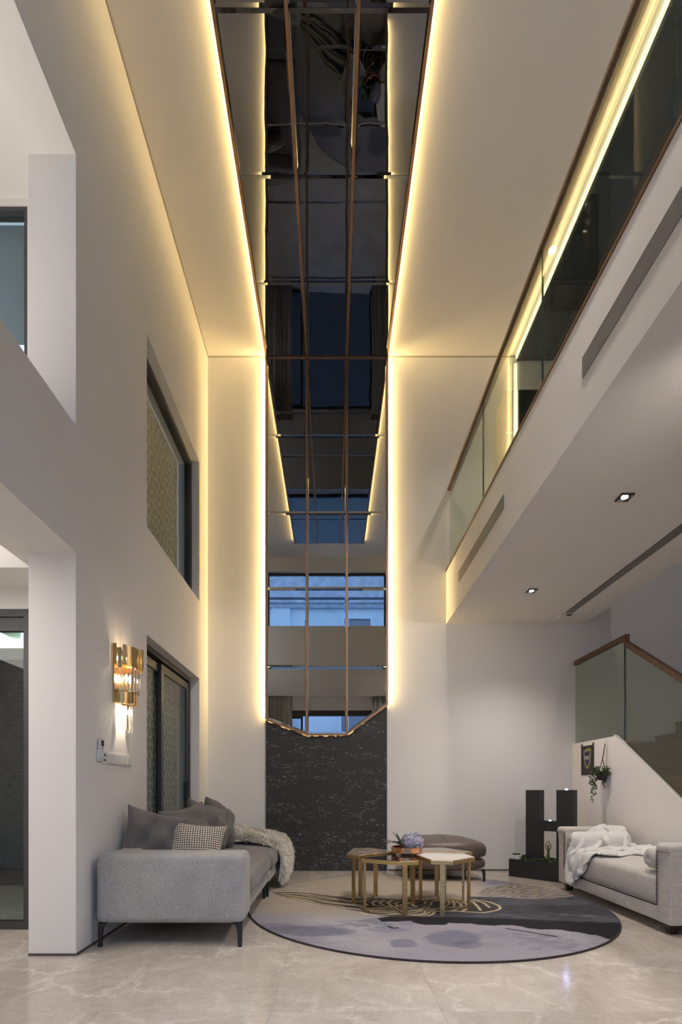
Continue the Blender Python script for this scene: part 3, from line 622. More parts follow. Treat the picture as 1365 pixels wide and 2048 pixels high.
# fascia vents + ceiling slot vent
def vent(y0, y1, label):
    t = thing('linear_vent', (1.487, (y0+y1)/2, 3.49), label, 'vent')
    MB().box(1.4845, 1.4868, y0, y1, 3.4885, 3.6085).build('backing', 'vent_dark', t)
    mb = MB()
    for k in range(11): mb.box(1.4795, 1.4845, y0, y1, 3.4885+k*0.0113, 3.4885+k*0.0113+0.0068)
    s = mb.build('slats', 'grey_vent', t); s['kind'] = 'stuff'
vent(4.37, 5.92, 'long grey slatted vent on the gallery edge nearest the back wall')
vent(1.44, 2.99, 'long grey slatted vent on the gallery edge at the upper right')
t = thing('ceiling_slot_vent', (2.89, 4.5, 3.216), 'long dark slotted vent in the ceiling under the gallery', 'vent')
MB().box(2.845, 2.935, 2.6, 6.145, 3.209, 3.2155).build('backing', 'vent_dark', t)
mb = MB()
for k in range(7): mb.box(2.847+k*0.0128, 2.847+k*0.0128+0.007, 2.6, 6.145, 3.2065, 3.211)
s = mb.build('slats', 'grey_vent', t); s['kind'] = 'stuff'
t = thing('motion_sensor', (2.89, 6.27, 3.216), 'small white sensor box on the ceiling at the end of the slot vent', 'sensor')
MB().box(2.81, 2.97, 6.2, 6.34, 3.185, 3.2155).build('housing', 'white_plastic', t, bevel=0.008, seg=2); MB().box(2.88, 2.94, 6.196, 6.199, 3.19, 3.205).build('sensor_eye', 'vent_dark', t)
def downlight(x, y, label):
    t = thing('square_downlight', (x, y, 3.216), label, 'downlight'); s = 0.048
    MB().box(x-s, x+s, y-s, y-s+0.008, 3.203, 3.2155).box(x-s, x+s, y+s-0.008, y+s, 3.203, 3.2155).box(x-s, x-s+0.008, y-s+0.008, y+s-0.008, 3.203, 3.2155).box(x+s-0.008, x+s, y-s+0.008, y+s-0.008, 3.203, 3.2155).box(x-s+.008, x+s-.008, y-s+.008, y+s-.008, 3.212, 3.2155).build('trim_frame', 'black_metal', t)
    MB().lathe([(0.023, 3.2119), (0.023, 3.2065), (0.020, 3.2055)], (x, y, 0), 18).build('lens', 'down_led', t)
downlight(2.16, 3.727, 'square black downlight in the lower ceiling nearer the camera')
downlight(2.165, 5.479, 'square black downlight in the lower ceiling nearer the back wall')

# ------------------------------------------------------------------ stairs
SX = 3.14
slope = 0.686; zt = 1.65; yc = 5.613
poly = [(D, 0), (D, zt), (yc, zt), (yc-zt/slope, 0.0)]
poly = [(D-0.0005, 0), (D-0.0005, zt), (yc, zt), (3.30, zt-(yc-3.30)*slope), (3.30, 0)]
struct('wall_stair', MB().prism(poly, SX, SX+0.05, 'x'), 'plaster')
cap = MB().prism([(yc, zt), (yc+0.03, zt+0.02), (3.30, zt-(yc-3.30)*slope+0.05), (3.30, zt-(yc-3.30)*slope)], SX+0.001, SX+0.05, 'x'); struct('trim_5', cap, 'white_plastic')
sr = thing('staircase', (3.7, 5.0, 0), 'wooden staircase with landing behind the glass at the right', 'staircase')
LZ = 1.572; LY = 5.47
MB().box(SX+0.052, 4.22, LY, D-0.002, LZ-0.12, LZ-0.02).build('landing_slab', 'plaster', sr)
for i in range(5): MB().box(SX+0.052+i*0.2225, SX+0.052+(i+1)*0.2225-0.003, LY-0.02, D-0.003, LZ-0.02, LZ).build('landing_board', 'wood_step', sr)
for k in range(9):
    z = LZ-0.1747*(k+1); y1 = LY-0.255*k; y0 = y1-0.255
    MB().box(SX+0.052, 4.22, y1-0.012, y1, z, z+0.1547).build('riser', 'wood_step', sr)
    if z > 0.01: MB().box(SX+0.052, 4.22, y0-0.02, y1-0.012, z-0.02, z).build('tread', 'wood_step', sr)
for k in range(6):
    x0 = 4.22+k*0.26; z = LZ+0.177*(k+1)
    MB().box(x0, x0+0.012, 4.9, D-0.003, z-0.177, z-0.02).build('riser', 'wood_step', sr)
    MB().box(x0-0.012, x0+0.272, 4.9, D-0.003, z-0.02, z).build('tread', 'wood_step', sr)
struct('wall_stair_side', MB().box(4.225, 4.3, 0.9, 4.88, 0, 3.2), 'plaster')
sg = thing('stair_railing', (SX, 5.5, 1.65), 'glass stair balustrade with walnut handrail at the lower right', 'railing')
GA = 5.455
MB().box(SX+0.018, SX+0.03, GA+0.006, D-0.03, 1.652, 2.68).build('glass_panel', 'rail_glass', sg)
zr = lambda y: zt-(yc-y)*slope
MB().prism([(GA-0.006, zr(GA)+0.045), (GA-0.006, 2.60), (3.35, 2.60-(GA-3.35)*0.66), (3.35, zr(3.35)+0.045)], SX+0.018, SX+0.03, 'x').build('glass_panel', 'rail_glass', sg)
MB().box(SX+0.017, SX+0.031, GA-0.007, GA+0.007, zr(GA)+0.05, 2.66).build('glass_edge', 'glass_edge', sg)
MB().bar((SX+0.024, D-0.03, 2.695), (SX+0.024, GA-0.02, 2.695), 0.05, 0.052).build('handrail', 'wood_rail', sg)
MB().box(SX-0.001, SX+0.049, GA-0.045, GA-0.0201, 2.60, 2.721).build('handrail_newel', 'wood_rail', sg)
MB().bar((SX+0.024, GA-0.035, 2.62), (SX+0.024, 3.35, 2.62-(GA-0.035-3.35)*0.66), 0.05, 0.052).build('handrail', 'wood_rail', sg)

# ------------------------------------------------------------------ soft things helpers
def softbox(name, x0, x1, y0, y1, z0, z1, mat, parent, r=0.05, seg=5, crown=0.0, noise=0.0):
    bm = bmesh.new(); bmesh.ops.create_cube(bm, size=1.0)
    for v in bm.verts: v.co = Vector(((x0+x1)/2+v.co.x*(x1-x0), (y0+y1)/2+v.co.y*(y1-y0), (z0+z1)/2+v.co.z*(z1-z0)))
    bmesh.ops.bevel(bm, geom=list(bm.edges), offset=r, segments=seg, profile=0.5, affect='EDGES', clamp_overlap=True)
    if crown or noise:
        bmesh.ops.subdivide_edges(bm, edges=[e for e in bm.edges if e.calc_length() > 0.15], cuts=6, use_grid_fill=True)
        for v in bm.verts:
            fx = 1-abs((v.co.x-(x0+x1)/2)/((x1-x0)/2))**2; fy = 1-abs((v.co.y-(y0+y1)/2)/((y1-y0)/2))**4
            if v.co.z > (z0+z1)/2: v.co.z += crown*max(fx, 0)*max(fy, 0)+noise*math.sin(v.co.x*19+v.co.y*7)*math.sin(v.co.y*11+1)*fx
            elif False: pass
    me = bpy.data.meshes.new(name); bm.to_mesh(me); bm.free()
    return link(name, me, mat, parent, smooth=True)
def blade_leg(x, y, h, mat, parent, dx=1, dy=1, splay=0.0, zb=0.0):
    """slim metal blade leg with a curved web into the frame"""
    mb = MB(); w = 0.028
    pr = [(0, h), (0.065, h), (0.046, h-0.012), (0.034, h-0.035), (w, h-0.07), (w-0.004+splay, zb), (splay, zb)]
    mb.prism([(x+dx*p[0], p[1]) for p in pr], y-0.006*1, y+0.012, 'y'); mb2 = mb
    mb2.prism([(y+dy*p[0], p[1]) for p in pr], x-0.0+(0 if dx > 0 else -0.012), x+(0.012 if dx > 0 else 0), 'x')
    return mb2.build('leg', mat, parent)
def pillow(name, w, h, t, mat, seed=0, pull=0.30, wr=0.016, n=26):
    rnd = random.Random(seed); ph = [rnd.uniform(0, 6.28) for _ in range(8)]
    bm = bmesh.new(); uvl = bm.loops.layers.uv.new('UVMap'); G = {}
    for side in (1, -1):
        for i in range(n+1):
            for j in range(n+1):
                u = -1+2*i/n; v = -1+2*j/n; ed = i in (0, n) or j in (0, n)
                if ed and side == -1: G[(side, i, j)] = G[(1, i, j)]; continue
                px = u*w/2*(1-pull*(1-u*u)*0 - pull*0.5*(1-abs(v)**2)*abs(u)**3); pz = v*h/2*(1-pull*0.5*(1-abs(u)**2)*abs(v)**3)
                T_ = ((1-abs(u)**2.6)*(1-abs(v)**2.6))**0.55
                wrk = wr*(math.sin(5*u+3*v+ph[0])*math.sin(4*v-2*u+ph[1])+0.5*math.sin(9*u-5*v+ph[2]))*T_
                py = side*(t/2*T_)+wrk+0.02*math.sin(2.2*u+ph[3])*T_
                G[(side, i, j)] = bm.verts.new((px, py, pz))
        for i in range(n):
            for j in range(n):
                q = [(i, j), (i+1, j), (i+1, j+1), (i, j+1)]
                if side < 0: q = q[::-1]
                try: f = bm.faces.new([G[(side,)+k] for k in q])
                except ValueError: continue
                f.smooth = True
                for lp_, k in zip(f.loops, q): lp_[uvl].uv = (k[0]/n, k[1]/n*h/w)
    bmesh.ops.recalc_face_normals(bm, faces=bm.faces)
    me = bpy.data.meshes.new(name); bm.to_mesh(me); bm.free()
    return link(name, me, mat, None, smooth=True, sub=1)
def place(o, loc, rx=0, ry=0, rz=0): o.location = loc; o.rotation_euler = (rx, ry, rz); return o

# ------------------------------------------------------------------ rug
def rug():
    cx, cy, R = 0.832, 4.63, 1.58
    n = 330; g = np.linspace(-R, R, n); XX, YY = np.meshgrid(g, g, indexing='ij')
    # square grid mapped to disc keeps a clean round edge
    u = XX/R; v = YY/R
    m = np.maximum(np.abs(u), np.abs(v)); r = np.sqrt(u*u+v*v)+1e-9
    k = np.where(m > 0, m/r, 1); q = m**4
    dx = u*(k*q+(1-q)*np.sqrt(1-0.5*v*v)/np.maximum(1e-9, 1)*1) if False else u*np.sqrt(1-v*v/2)
    dy = v*np.sqrt(1-u*u/2)
    X = cx+dx*R; Y = cy+dy*R
    # photo measurements of the pattern, expressed on the floor plane
    px = 665+1010*X/Y; py = 1580+1010*1.05/Y
    def fnoise(a, b, seed, sc=1.0):
        rs = np.random.RandomState(seed); out = np.zeros_like(a); amp = 1
        for o in range(5):
            for _ in range(3):
                th = rs.rand()*6.28; f = sc*(2**o)*(0.7+0.6*rs.rand()); out += amp*np.sin((a*math.cos(th)+b*math.sin(th))*f+rs.rand()*6.28+1.3*np.sin((a*math.sin(th)-b*math.cos(th))*f*0.6+rs.rand()*6))
            amp *= 0.55
        return out/3.5
    nz = fnoise(X, Y, 1, 3.0); nz2 = fnoise(X*0.6, Y*1.8, 5, 5.0); nf = fnoise(X*2, Y*9, 9, 9.0)
    S = lambda x, a, b: np.clip((x-a)/(b-a), 0, 1)**2*(3-2*np.clip((x-a)/(b-a), 0, 1))
    def lerp(c, c2, f): return c+(np.array(c2)-c)*f[..., None]
    lav = np.array((0.30, 0.29, 0.335)); col = np.ones(X.shape+(3,))*lav
    col = lerp(col, (0.38, 0.37, 0.41), S(nz+0.5*nz2, 0.0, 0.9)*0.8); col = lerp(col, (0.17, 0.175, 0.235), S(nz2-0.4*nz+0.5*fnoise(X*3, Y*5, 21, 12.0), 0.2, 1.0)*0.75); fx = fnoise(X*3, Y*5, 21, 12.0)
    beige = S(1850-py+6*nz, 5, 30)*S(850-px+30*nz, -40, 60)
    col = lerp(col, (0.37, 0.315, 0.27), beige*0.9)
    far = S(1812-py, 2, 8)*S(960-px, -30, 20); col = lerp(col, (0.38, 0.33, 0.28), far)
    def blob(x, y, rx, ry, soft=0.3): 
        d = np.sqrt(((px-x)/rx)**2+((py-y)/ry)**2)+0.22*nz+0.12*nz2+0.14*fx; return (1-S(d, 1-soft, 1))*(0.8+0.2*fx)
    for (x, y, rx, ry, s, c) in ((630, 1866, 110, 13, 0.9, (0.135, 0.14, 0.20)), (560, 1858, 50, 9, 0.6, (0.135, 0.14, 0.20)), (806, 1891, 40, 12, 0.9, (0.15, 0.155, 0.22)), (905, 1880, 62, 17, 0.9, (0.14, 0.15, 0.21)), (935, 1893, 35, 9, 0.7, (0.11, 0.12, 0.17)),
                                 (770, 1862, 55, 8, 0.7, (0.17, 0.18, 0.25)), (1000, 1872, 60, 10, 0.5, (0.19, 0.20, 0.27)), (990, 1895, 45, 8, 0.35, (0.22, 0.22, 0.28)), (1090, 1890, 60, 9, 0.3, (0.24, 0.24, 0.29))):
        col = lerp(col, c, blob(x, y, rx, ry)*s)
    # dark ink area
    lowx = [480, 750, 766, 800, 822, 832, 850, 890, 898, 950, 990, 1024, 1062, 1085, 1120, 1150, 1195, 1225, 1260]
    lowy = [1700, 1838, 1847, 1846, 1845, 1850, 1853, 1854, 1849, 1852, 1855, 1854, 1861, 1863, 1862.5, 1868, 1875, 1884, 1900]
    topx = [480, 752, 790, 900, 930, 938, 1000, 1060, 1100, 1150, 1190, 1260]; topy = [1900, 1840, 1835, 1828, 1822, 1796, 1797, 1801, 1800, 1795, 1797, 1800]
    lo_ = np.interp(px, lowx, lowy)+1.2*nf; tp = np.interp(px, topx, topy)
    ink = S(lo_-py, -0.5, 0.5)*S(py-tp, -0.5, 0.6)*(px > 752)
    inkc = np.array((0.060, 0.059, 0.070))*np.ones_like(col); inkc = lerp(inkc, (0.105, 0.105, 0.125), S(nz2+0.6*fx, -0.3, 1.0)*0.9)
    band = S(py-np.interp(px, [760, 900, 1000, 1060, 1240], [1836, 1838, 1841, 1843, 1852])+2*nz2+1.5*fx, -2, 2)
    inkc = lerp(inkc, (0.024, 0.023, 0.029), band); wisp = np.exp(-(((px-1160)/45)**2+((py-1834-0.06*(px-1160))/3.2)**2))*S(nf, -0.3, 0.8)
    inkc = lerp(inkc, (0.22, 0.21, 0.23), wisp); col = col*(1-ink[..., None])+inkc*ink[..., None]
    def seg(c, pts, wd, s=1.0):
        nonlocal col
        P = [((x-665)*1.05/(y-1580), 1010*1.05/(y-1580)) for x, y in pts]; dm = np.full(X.shape, 9.0)
        for (a, b) in zip(P, P[1:]):
            ex, ey = b[0]-a[0], b[1]-a[1]; L2 = ex*ex+ey*ey+1e-9
            t = np.clip(((X-a[0])*ex+(Y-a[1])*ey)/L2, 0, 1); dm = np.minimum(dm, np.hypot(X-a[0]-t*ex, Y-a[1]-t*ey))
        col = lerp(col, c, (1-S(dm, wd*0.6, wd*1.3))*s)
    # shell figure: dark ground
    sx = [545, 560, 600, 650, 700, 760, 800, 850, 900, 950, 985, 990]
    st_ = [1787, 1787, 1788, 1792, 1800, 1799, 1802, 1803, 1802, 1803, 1815, 1822]; sb = [1788, 1795, 1804, 1815, 1822, 1835, 1838, 1836, 1829, 1829, 1827, 1823]
    inside = S(py-np.interp(px, sx, st_), -0.6, 0.6)*S(np.interp(px, sx, sb)-py, -0.6, 0.6)*(px > 545)*(px < 990)
    dk = S(nf+0.4*nz, -0.35, 0.25); col = lerp(col, (0.055, 0.045, 0.045), inside*np.where(px < 700, 0.15+0.6*dk, 0.80+0.15*dk))
    GOLD = (0.50, 0.42, 0.27)
    ff = (py-np.interp(px, sx, st_))/np.maximum(0.5, np.interp(px, sx, sb)-np.interp(px, sx, st_)); sL = np.sin(ff*PI*6+px*0.035+1.5*nz); mL = inside*(px < 735)*S(735-px, 0, 25)
    col = lerp(col, (0.12, 0.10, 0.09), mL*0.75)
    col = lerp(col, (0.05, 0.045, 0.05), mL*S(sL, 0.05, 0.5)*S(nf+0.9, 0.1, 0.6)); col = lerp(col, (0.46, 0.39, 0.28), mL*S(-sL, 0.55, 0.9)*0.9)
    rs = random.Random(4)
    for k_ in range(9):          # long feather streaks at the left
        f = (k_+0.5)/9; pts = []
        for x in range(548+int(rs.random()*40), 720-int(rs.random()*30), 12):
            a = np.interp(x, sx, st_); b = np.interp(x, sx, sb); pts.append((x, a+(b-a)*f+0.5*math.sin(x*0.09+k_)))
        seg(GOLD if k_ % 3 else (0.03, 0.028, 0.035), pts, 0.010 if k_ % 3 else 0.014, 0.85)
    Z2 = lambda L: [(720+x*0.19048, 1740+y*0.19048) for x, y in L]
    for L in ([(0,400),(60,420),(200,430),(330,430),(470,440),(560,440),(700,430),(840,420)],
              [(0,455),(80,480),(220,490),(400,480),(500,490),(620,497),(720,498),(770,480),(790,450),(900,445),(1100,455),(1300,465),(1365,455)],
              [(1365,410),(1300,360),(1200,335),(1080,335)], [(1270,440),(1240,400),(1190,350),(1100,345)], [(1365,455),(1440,440),(1480,420),(1460,390),(1365,350),(1200,325)],
              [(1135,400),(1120,365),(1060,345)], [(1065,400),(1060,370),(1010,340)], [(985,410),(995,370),(975,340),(930,335)], [(740,385),(755,350),(820,335),(920,335),(940,355),(930,380),(880,405)], [(690,375),(685,350),(720,330),(800,330)],
              [(80,385),(45,360),(60,340)], [(215,400),(150,385),(130,355),(180,335)], [(300,405),(230,380),(205,355),(250,335)], [(370,420),(320,385),(295,355),(340,335)], [(450,420),(400,395),(375,360),(430,345)], [(540,425),(480,400),(455,370),(520,350)], [(600,400),(560,385),(540,365),(600,355)],
              [(90,440),(300,450),(500,455),(640,430),(690,400)], [(120,455),(330,470),(540,470),(680,440),(730,405)], [(540,490),(620,480),(680,470),(690,450),(760,430)], [(640,487),(700,480),(740,455),(800,430)], [(960,445),(1020,432)], [(1075,450),(1125,425)]):
        seg(GOLD, Z2(L), 0.0115)
    # far right hatched patch
    hx = [958, 970, 1005, 1034, 1075, 1110, 1150]; ht = [1790, 1780, 1773, 1768.5, 1776, 1784, 1795]; hb = [1791, 1795, 1796, 1799, 1801, 1800, 1796]
    ins = S(py-np.interp(px, hx, ht), -0.6, 0.6)*S(np.interp(px, hx, hb)-py, -0.6, 0.6)*(px > 957)*(px < 1150)
    stripe = np.sin((py+0.10*(px-1000)+3.0*np.sin((px-960)*0.016)+0.7*np.sin(px*0.11))*1.9+0.8*nf)
    col = lerp(col, (0.42, 0.36, 0.27), ins*S(stripe, -0.2, 0.3)*0.9); col = lerp(col, (0.045, 0.045, 0.055), ins*S(-stripe, 0.0, 0.5)*0.9)
    seg((0.024, 0.023, 0.03), [(1014, 1861), (1045, 1865.5), (1080, 1871.5), (1113, 1877)], 0.012); seg((0.024, 0.023, 0.03), [(778, 1856.5), (786, 1860), (795, 1859.5)], 0.014)
    seg((0.024, 0.023, 0.03), [(764, 1842), (790, 1840), (800, 1843)], 0.02)
    H = 0.014
    V = np.stack([X, Y, np.full_like(X, H)], -1).reshape(-1, 3); idx = np.arange(n*n).reshape(n, n)
    F = np.stack([idx[:-1, :-1], idx[1:, :-1], idx[1:, 1:], idx[:-1, 1:]], -1).reshape(-1, 4)
    me = bpy.data.meshes.new('pile'); me.from_pydata(V.tolist(), [], F.tolist()); at = me.color_attributes.new('pattern', 'FLOAT_COLOR', 'POINT')
    cc_ = np.concatenate([np.clip(col, 0, 1).reshape(-1, 3), np.ones((n*n, 1))], 1); at.data.foreach_set('color', cc_.astype(np.float32).ravel())
    t = thing('round_rug', (cx, cy, 0), 'large round rug in lilac, navy and beige with gold shell lines under the tables', 'rug')
    link('pile', me, 'rug', t)
    MB().lathe([(R-0.006, 0.0), (R+0.001, 0.001), (R+0.002, 0.010), (R+0.001, 0.0145), (R-0.006, 0.0139)], (cx, cy, 0.0), 160).build('edge_binding', 'cloth_dark', t, smooth=True)
rug()

# ------------------------------------------------------------------ sofa
sf = thing('sofa', (-1.1, 4.1, 0), 'long grey fabric sofa with low arm against the left wall', 'sofa')
softbox('arm', -1.583, -0.590, 3.36, 3.66, 0.157, 0.622, 'sofa', sf, 0.045)
softbox('backrest', -1.583, -1.40, 3.64, 4.85, 0.157, 0.62, 'sofa', sf, 0.05)
softbox('seat_base', -1.42, -0.615, 3.64, 4.85, 0.157, 0.275, 'sofa', sf, 0.03)
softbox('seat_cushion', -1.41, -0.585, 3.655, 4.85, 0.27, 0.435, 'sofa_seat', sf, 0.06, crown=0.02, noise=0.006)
blade_leg(-1.567, 3.38, 0.16, 'black_metal', sf, 1, 1); blade_leg(-0.607, 3.38, 0.16, 'black_metal', sf, -1, 1); blade_leg(-0.64, 4.83, 0.16, 'black_metal', sf, -1, -1, zb=0.0148); blade_leg(-1.56, 4.83, 0.16, 'black_metal', sf, 1, -1)
s2 = thing('sofa_end_module', (-1.1, 5.4, 0), 'grey armless end module of the sofa, half hidden by the cream fur', 'sofa')
softbox('backrest', -1.583, -1.40, 4.87, 6.05, 0.157, 0.60, 'sofa', s2, 0.05)
softbox('seat_base', -1.42, -0.60, 4.87, 6.05, 0.157, 0.275, 'sofa', s2, 0.03)
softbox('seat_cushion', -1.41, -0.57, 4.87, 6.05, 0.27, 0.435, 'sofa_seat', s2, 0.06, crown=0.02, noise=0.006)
blade_leg(-0.62, 4.90, 0.16, 'black_metal', s2, -1, 1, zb=0.0148); blade_leg(-1.56, 4.90, 0.16, 'black_metal', s2, 1, 1); blade_leg(-0.62, 6.02, 0.16, 'black_metal', s2, -1, -1); blade_leg(-1.56, 6.02, 0.16, 'black_metal', s2, 1, -1)
cush = [((-1.385, 3.93, 0.655), 0.0, 0.25, PI/2-0.95, 0.56, 'grey scatter cushion nearest the arm of the sofa'),
        ((-1.25, 4.38, 0.68), 0.1, -0.15, PI/2-0.55, 0.56, 'second grey scatter cushion, behind the woven one'),
        ((-1.20, 4.80, 0.69), 0.0, 0.25, PI/2-0.45, 0.56, 'third grey scatter cushion, behind the woven one and beside the darkest'),
        ((-1.16, 5.18, 0.69), 0.0, 0.3, PI/2-0.30, 0.56, 'darker grey scatter cushion at the far end of the row')]
for i, (loc, rx, ry, rz, sz, lab) in enumerate(cush):
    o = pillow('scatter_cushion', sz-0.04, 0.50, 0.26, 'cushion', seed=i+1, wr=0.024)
    place(o, loc, -0.22, ry, rz); tag(o, lab, 'cushion', 'grey cushions along the sofa')
o = pillow('woven_cushion', 0.46, 0.42, 0.15, 'weave', seed=9, wr=0.006); place(o, (-1.07, 3.96, 0.60), -0.42, 0.10, 0.12); tag(o, 'cream and brown woven cushion leaning in front of the grey ones', 'cushion')

# fur throw
def fur():
    rs = np.random.RandomState(2)
    prof = [(-1.38, 0.615), (-1.25, 0.60), (-1.05, 0.56), (-0.85, 0.525), (-0.70, 0.50), (-0.60, 0.47), (-0.545, 0.40), (-0.53, 0.30), (-0.535, 0.20), (-0.55, 0.13)]
    P = np.array(prof); L = np.r_[0, np.cumsum(np.hypot(*np.diff(P, axis=0).T))]; nu, nv = 40, 34
    s = np.linspace(0, L[-1], nu); px = np.interp(s, L, P[:, 0]); pz = np.interp(s, L, P[:, 1])
    V = []
    for i in range(nu):
        fr = i/(nu-1)
        y0 = 5.32+0.10*math.sin(fr*5)+0.12*(1-fr)+(0.22*max(0, fr-0.75)*2); y1 = 6.28-0.1*fr+0.06*math.sin(fr*7+1)-0.5*max(0, fr-0.8)
        for j in range(nv):
            q = j/(nv-1); y = y0+(y1-y0)*q
            edge = math.sin(PI*q)**0.35
            z = pz[i]+0.018*math.sin(y*9+fr*6)*edge-0.045*(1-edge); x = px[i]+0.012*math.sin(y*11+fr*9)
            V.append((x, y, z))
    F = [(i*nv+j, i*nv+j+1, (i+1)*nv+j+1, (i+1)*nv+j) for i in range(nu-1) for j in range(nv-1)]
    t = thing('fur_throw', (-0.9, 5.8, 0.44), 'shaggy cream sheepskin throw over the far end of the sofa', 'throw')
    me = bpy.data.meshes.new('hide'); me.from_pydata(V, [], F); me.validate(); h = link('hide', me, 'fur', t, smooth=True)
    md = h.modifiers.new('s', 'SOLIDIFY'); md.thickness = 0.03; md.offset = 0
    V = np.array(V).reshape(nu, nv, 3); vs_ = []; fs = []
    for _ in range(34000):
        a = rs.rand()*(nu-1.001); b = rs.rand()*(nv-1.001); i, j = int(a), int(b); fa, fb = a-i, b-j
        p = V[i, j]*(1-fa)*(1-fb)+V[i+1, j]*fa*(1-fb)+V[i, j+1]*(1-fa)*fb+V[i+1, j+1]*fa*fb
        du = V[i+1, j]-V[i, j]; dv = V[i, j+1]-V[i, j]; nn = np.cross(dv, du); nn /= np.linalg.norm(nn)+1e-9
        if nn[2]+0.3*nn[0] < 0: nn = -nn
        du /= np.linalg.norm(du)+1e-9
        c1 = np.array((math.sin(p[1]*23+p[0]*9), math.cos(p[0]*27+p[1]*14), 0))
        d = nn*0.7+du*0.5+c1*0.35+rs.randn(3)*0.25; d /= np.linalg.norm(d); ln = 0.05+0.035*rs.rand()
        side = np.cross(d, rs.randn(3)); side /= np.linalg.norm(side)+1e-9; w_ = 0.0036
        mid = p+nn*0.012+d*ln*0.55; tip = p+nn*0.012+d*ln+np.array((0, 0, -0.012))
        o = len(vs_); vs_ += [p-side*w_, p+side*w_, mid+side*w_*0.8, mid-side*w_*0.8, tip]; fs += [(o, o+1, o+2, o+3), (o+3, o+2, o+4)]
    me = bpy.data.meshes.new('fur_pile'); me.from_pydata([tuple(q) for q in vs_], [], fs); o = link('fur_pile', me, 'fur', t); o['kind'] = 'stuff'
fur()

# ------------------------------------------------------------------ tables
def table(top, z, leg_i, mat, label, skirt=0.038):
    cx = sum(p[0] for p in top)/len(top); cy = sum(p[1] for p in top)/len(top)
    t = thing('hexagonal_table', (cx, cy, 0.0145), label, 'table', 'cluster of hexagonal side tables')
    inn = inset(top, 0.006)
    MB().prism(top, z-skirt, z-0.004, 'z').build('apron', 'gold', t, bevel=0.0015, seg=1)
    MB().prism(inn, z-0.004, z, 'z').build('tabletop', mat, t)
    bases = []
    for k in leg_i:
        p = top[k] if isinstance(k, int) else k
        d = Vector((cx-p[0], cy-p[1], 0)).normalized(); q = Vector((p[0], p[1], 0))+d*0.035; ang = math.atan2(d.y, d.x)
        MB().obox((q.x, q.y, (z-skirt+0.0145)/2), (0.040, 0.016, z-skirt-0.0145), ang+PI/2).build('leg', 'gold', t); bases.append(q)
    for q in bases: MB().bar((q.x, q.y, 0.021), (cx, cy, 0.021), 0.016, 0.012).build('base_bar', 'gold', t)
TZ = 0.473
table([(0.74, 4.567), (0.817, 4.178), (0.99, 4.136), (1.234, 4.359), (1.209, 4.567), (0.851, 4.644)], TZ, [(0.90, 4.13), (1.235, 4.44), (1.03, 4.93-0.28)], 'white_marble', 'hexagonal gold side table with white marble top, front right')
table([(0.257, 4.351), (0.558, 4.176), (0.72, 4.206), (0.738, 4.59), (0.622, 4.66), (0.375, 4.56)], TZ-0.01, [(0.61, 4.15), (0.245, 4.36), (0.76, 4.63)], 'black_glass', 'hexagonal gold side table with black glass top, front centre')
table([(0.127, 4.54), (0.235, 4.42), (0.375, 4.57), (0.60, 4.69), (0.398, 4.985), (0.205, 4.967)], TZ+0.006, [(0.165, 4.60), (0.27, 5.0), (0.44, 5.0), (0.55, 4.72)][:3], 'brown_marble', 'hexagonal gold side table with brown marble top, back left')
table([(0.75, 4.68), (0.86, 4.665), (1.21, 4.60), (1.30, 4.68), (1.096, 5.03), (0.90, 4.99)], TZ+0.006, [(0.79, 4.70), (1.25, 4.68), (1.03, 5.0)], 'brown_marble', 'hexagonal gold side table with brown marble top, back right')

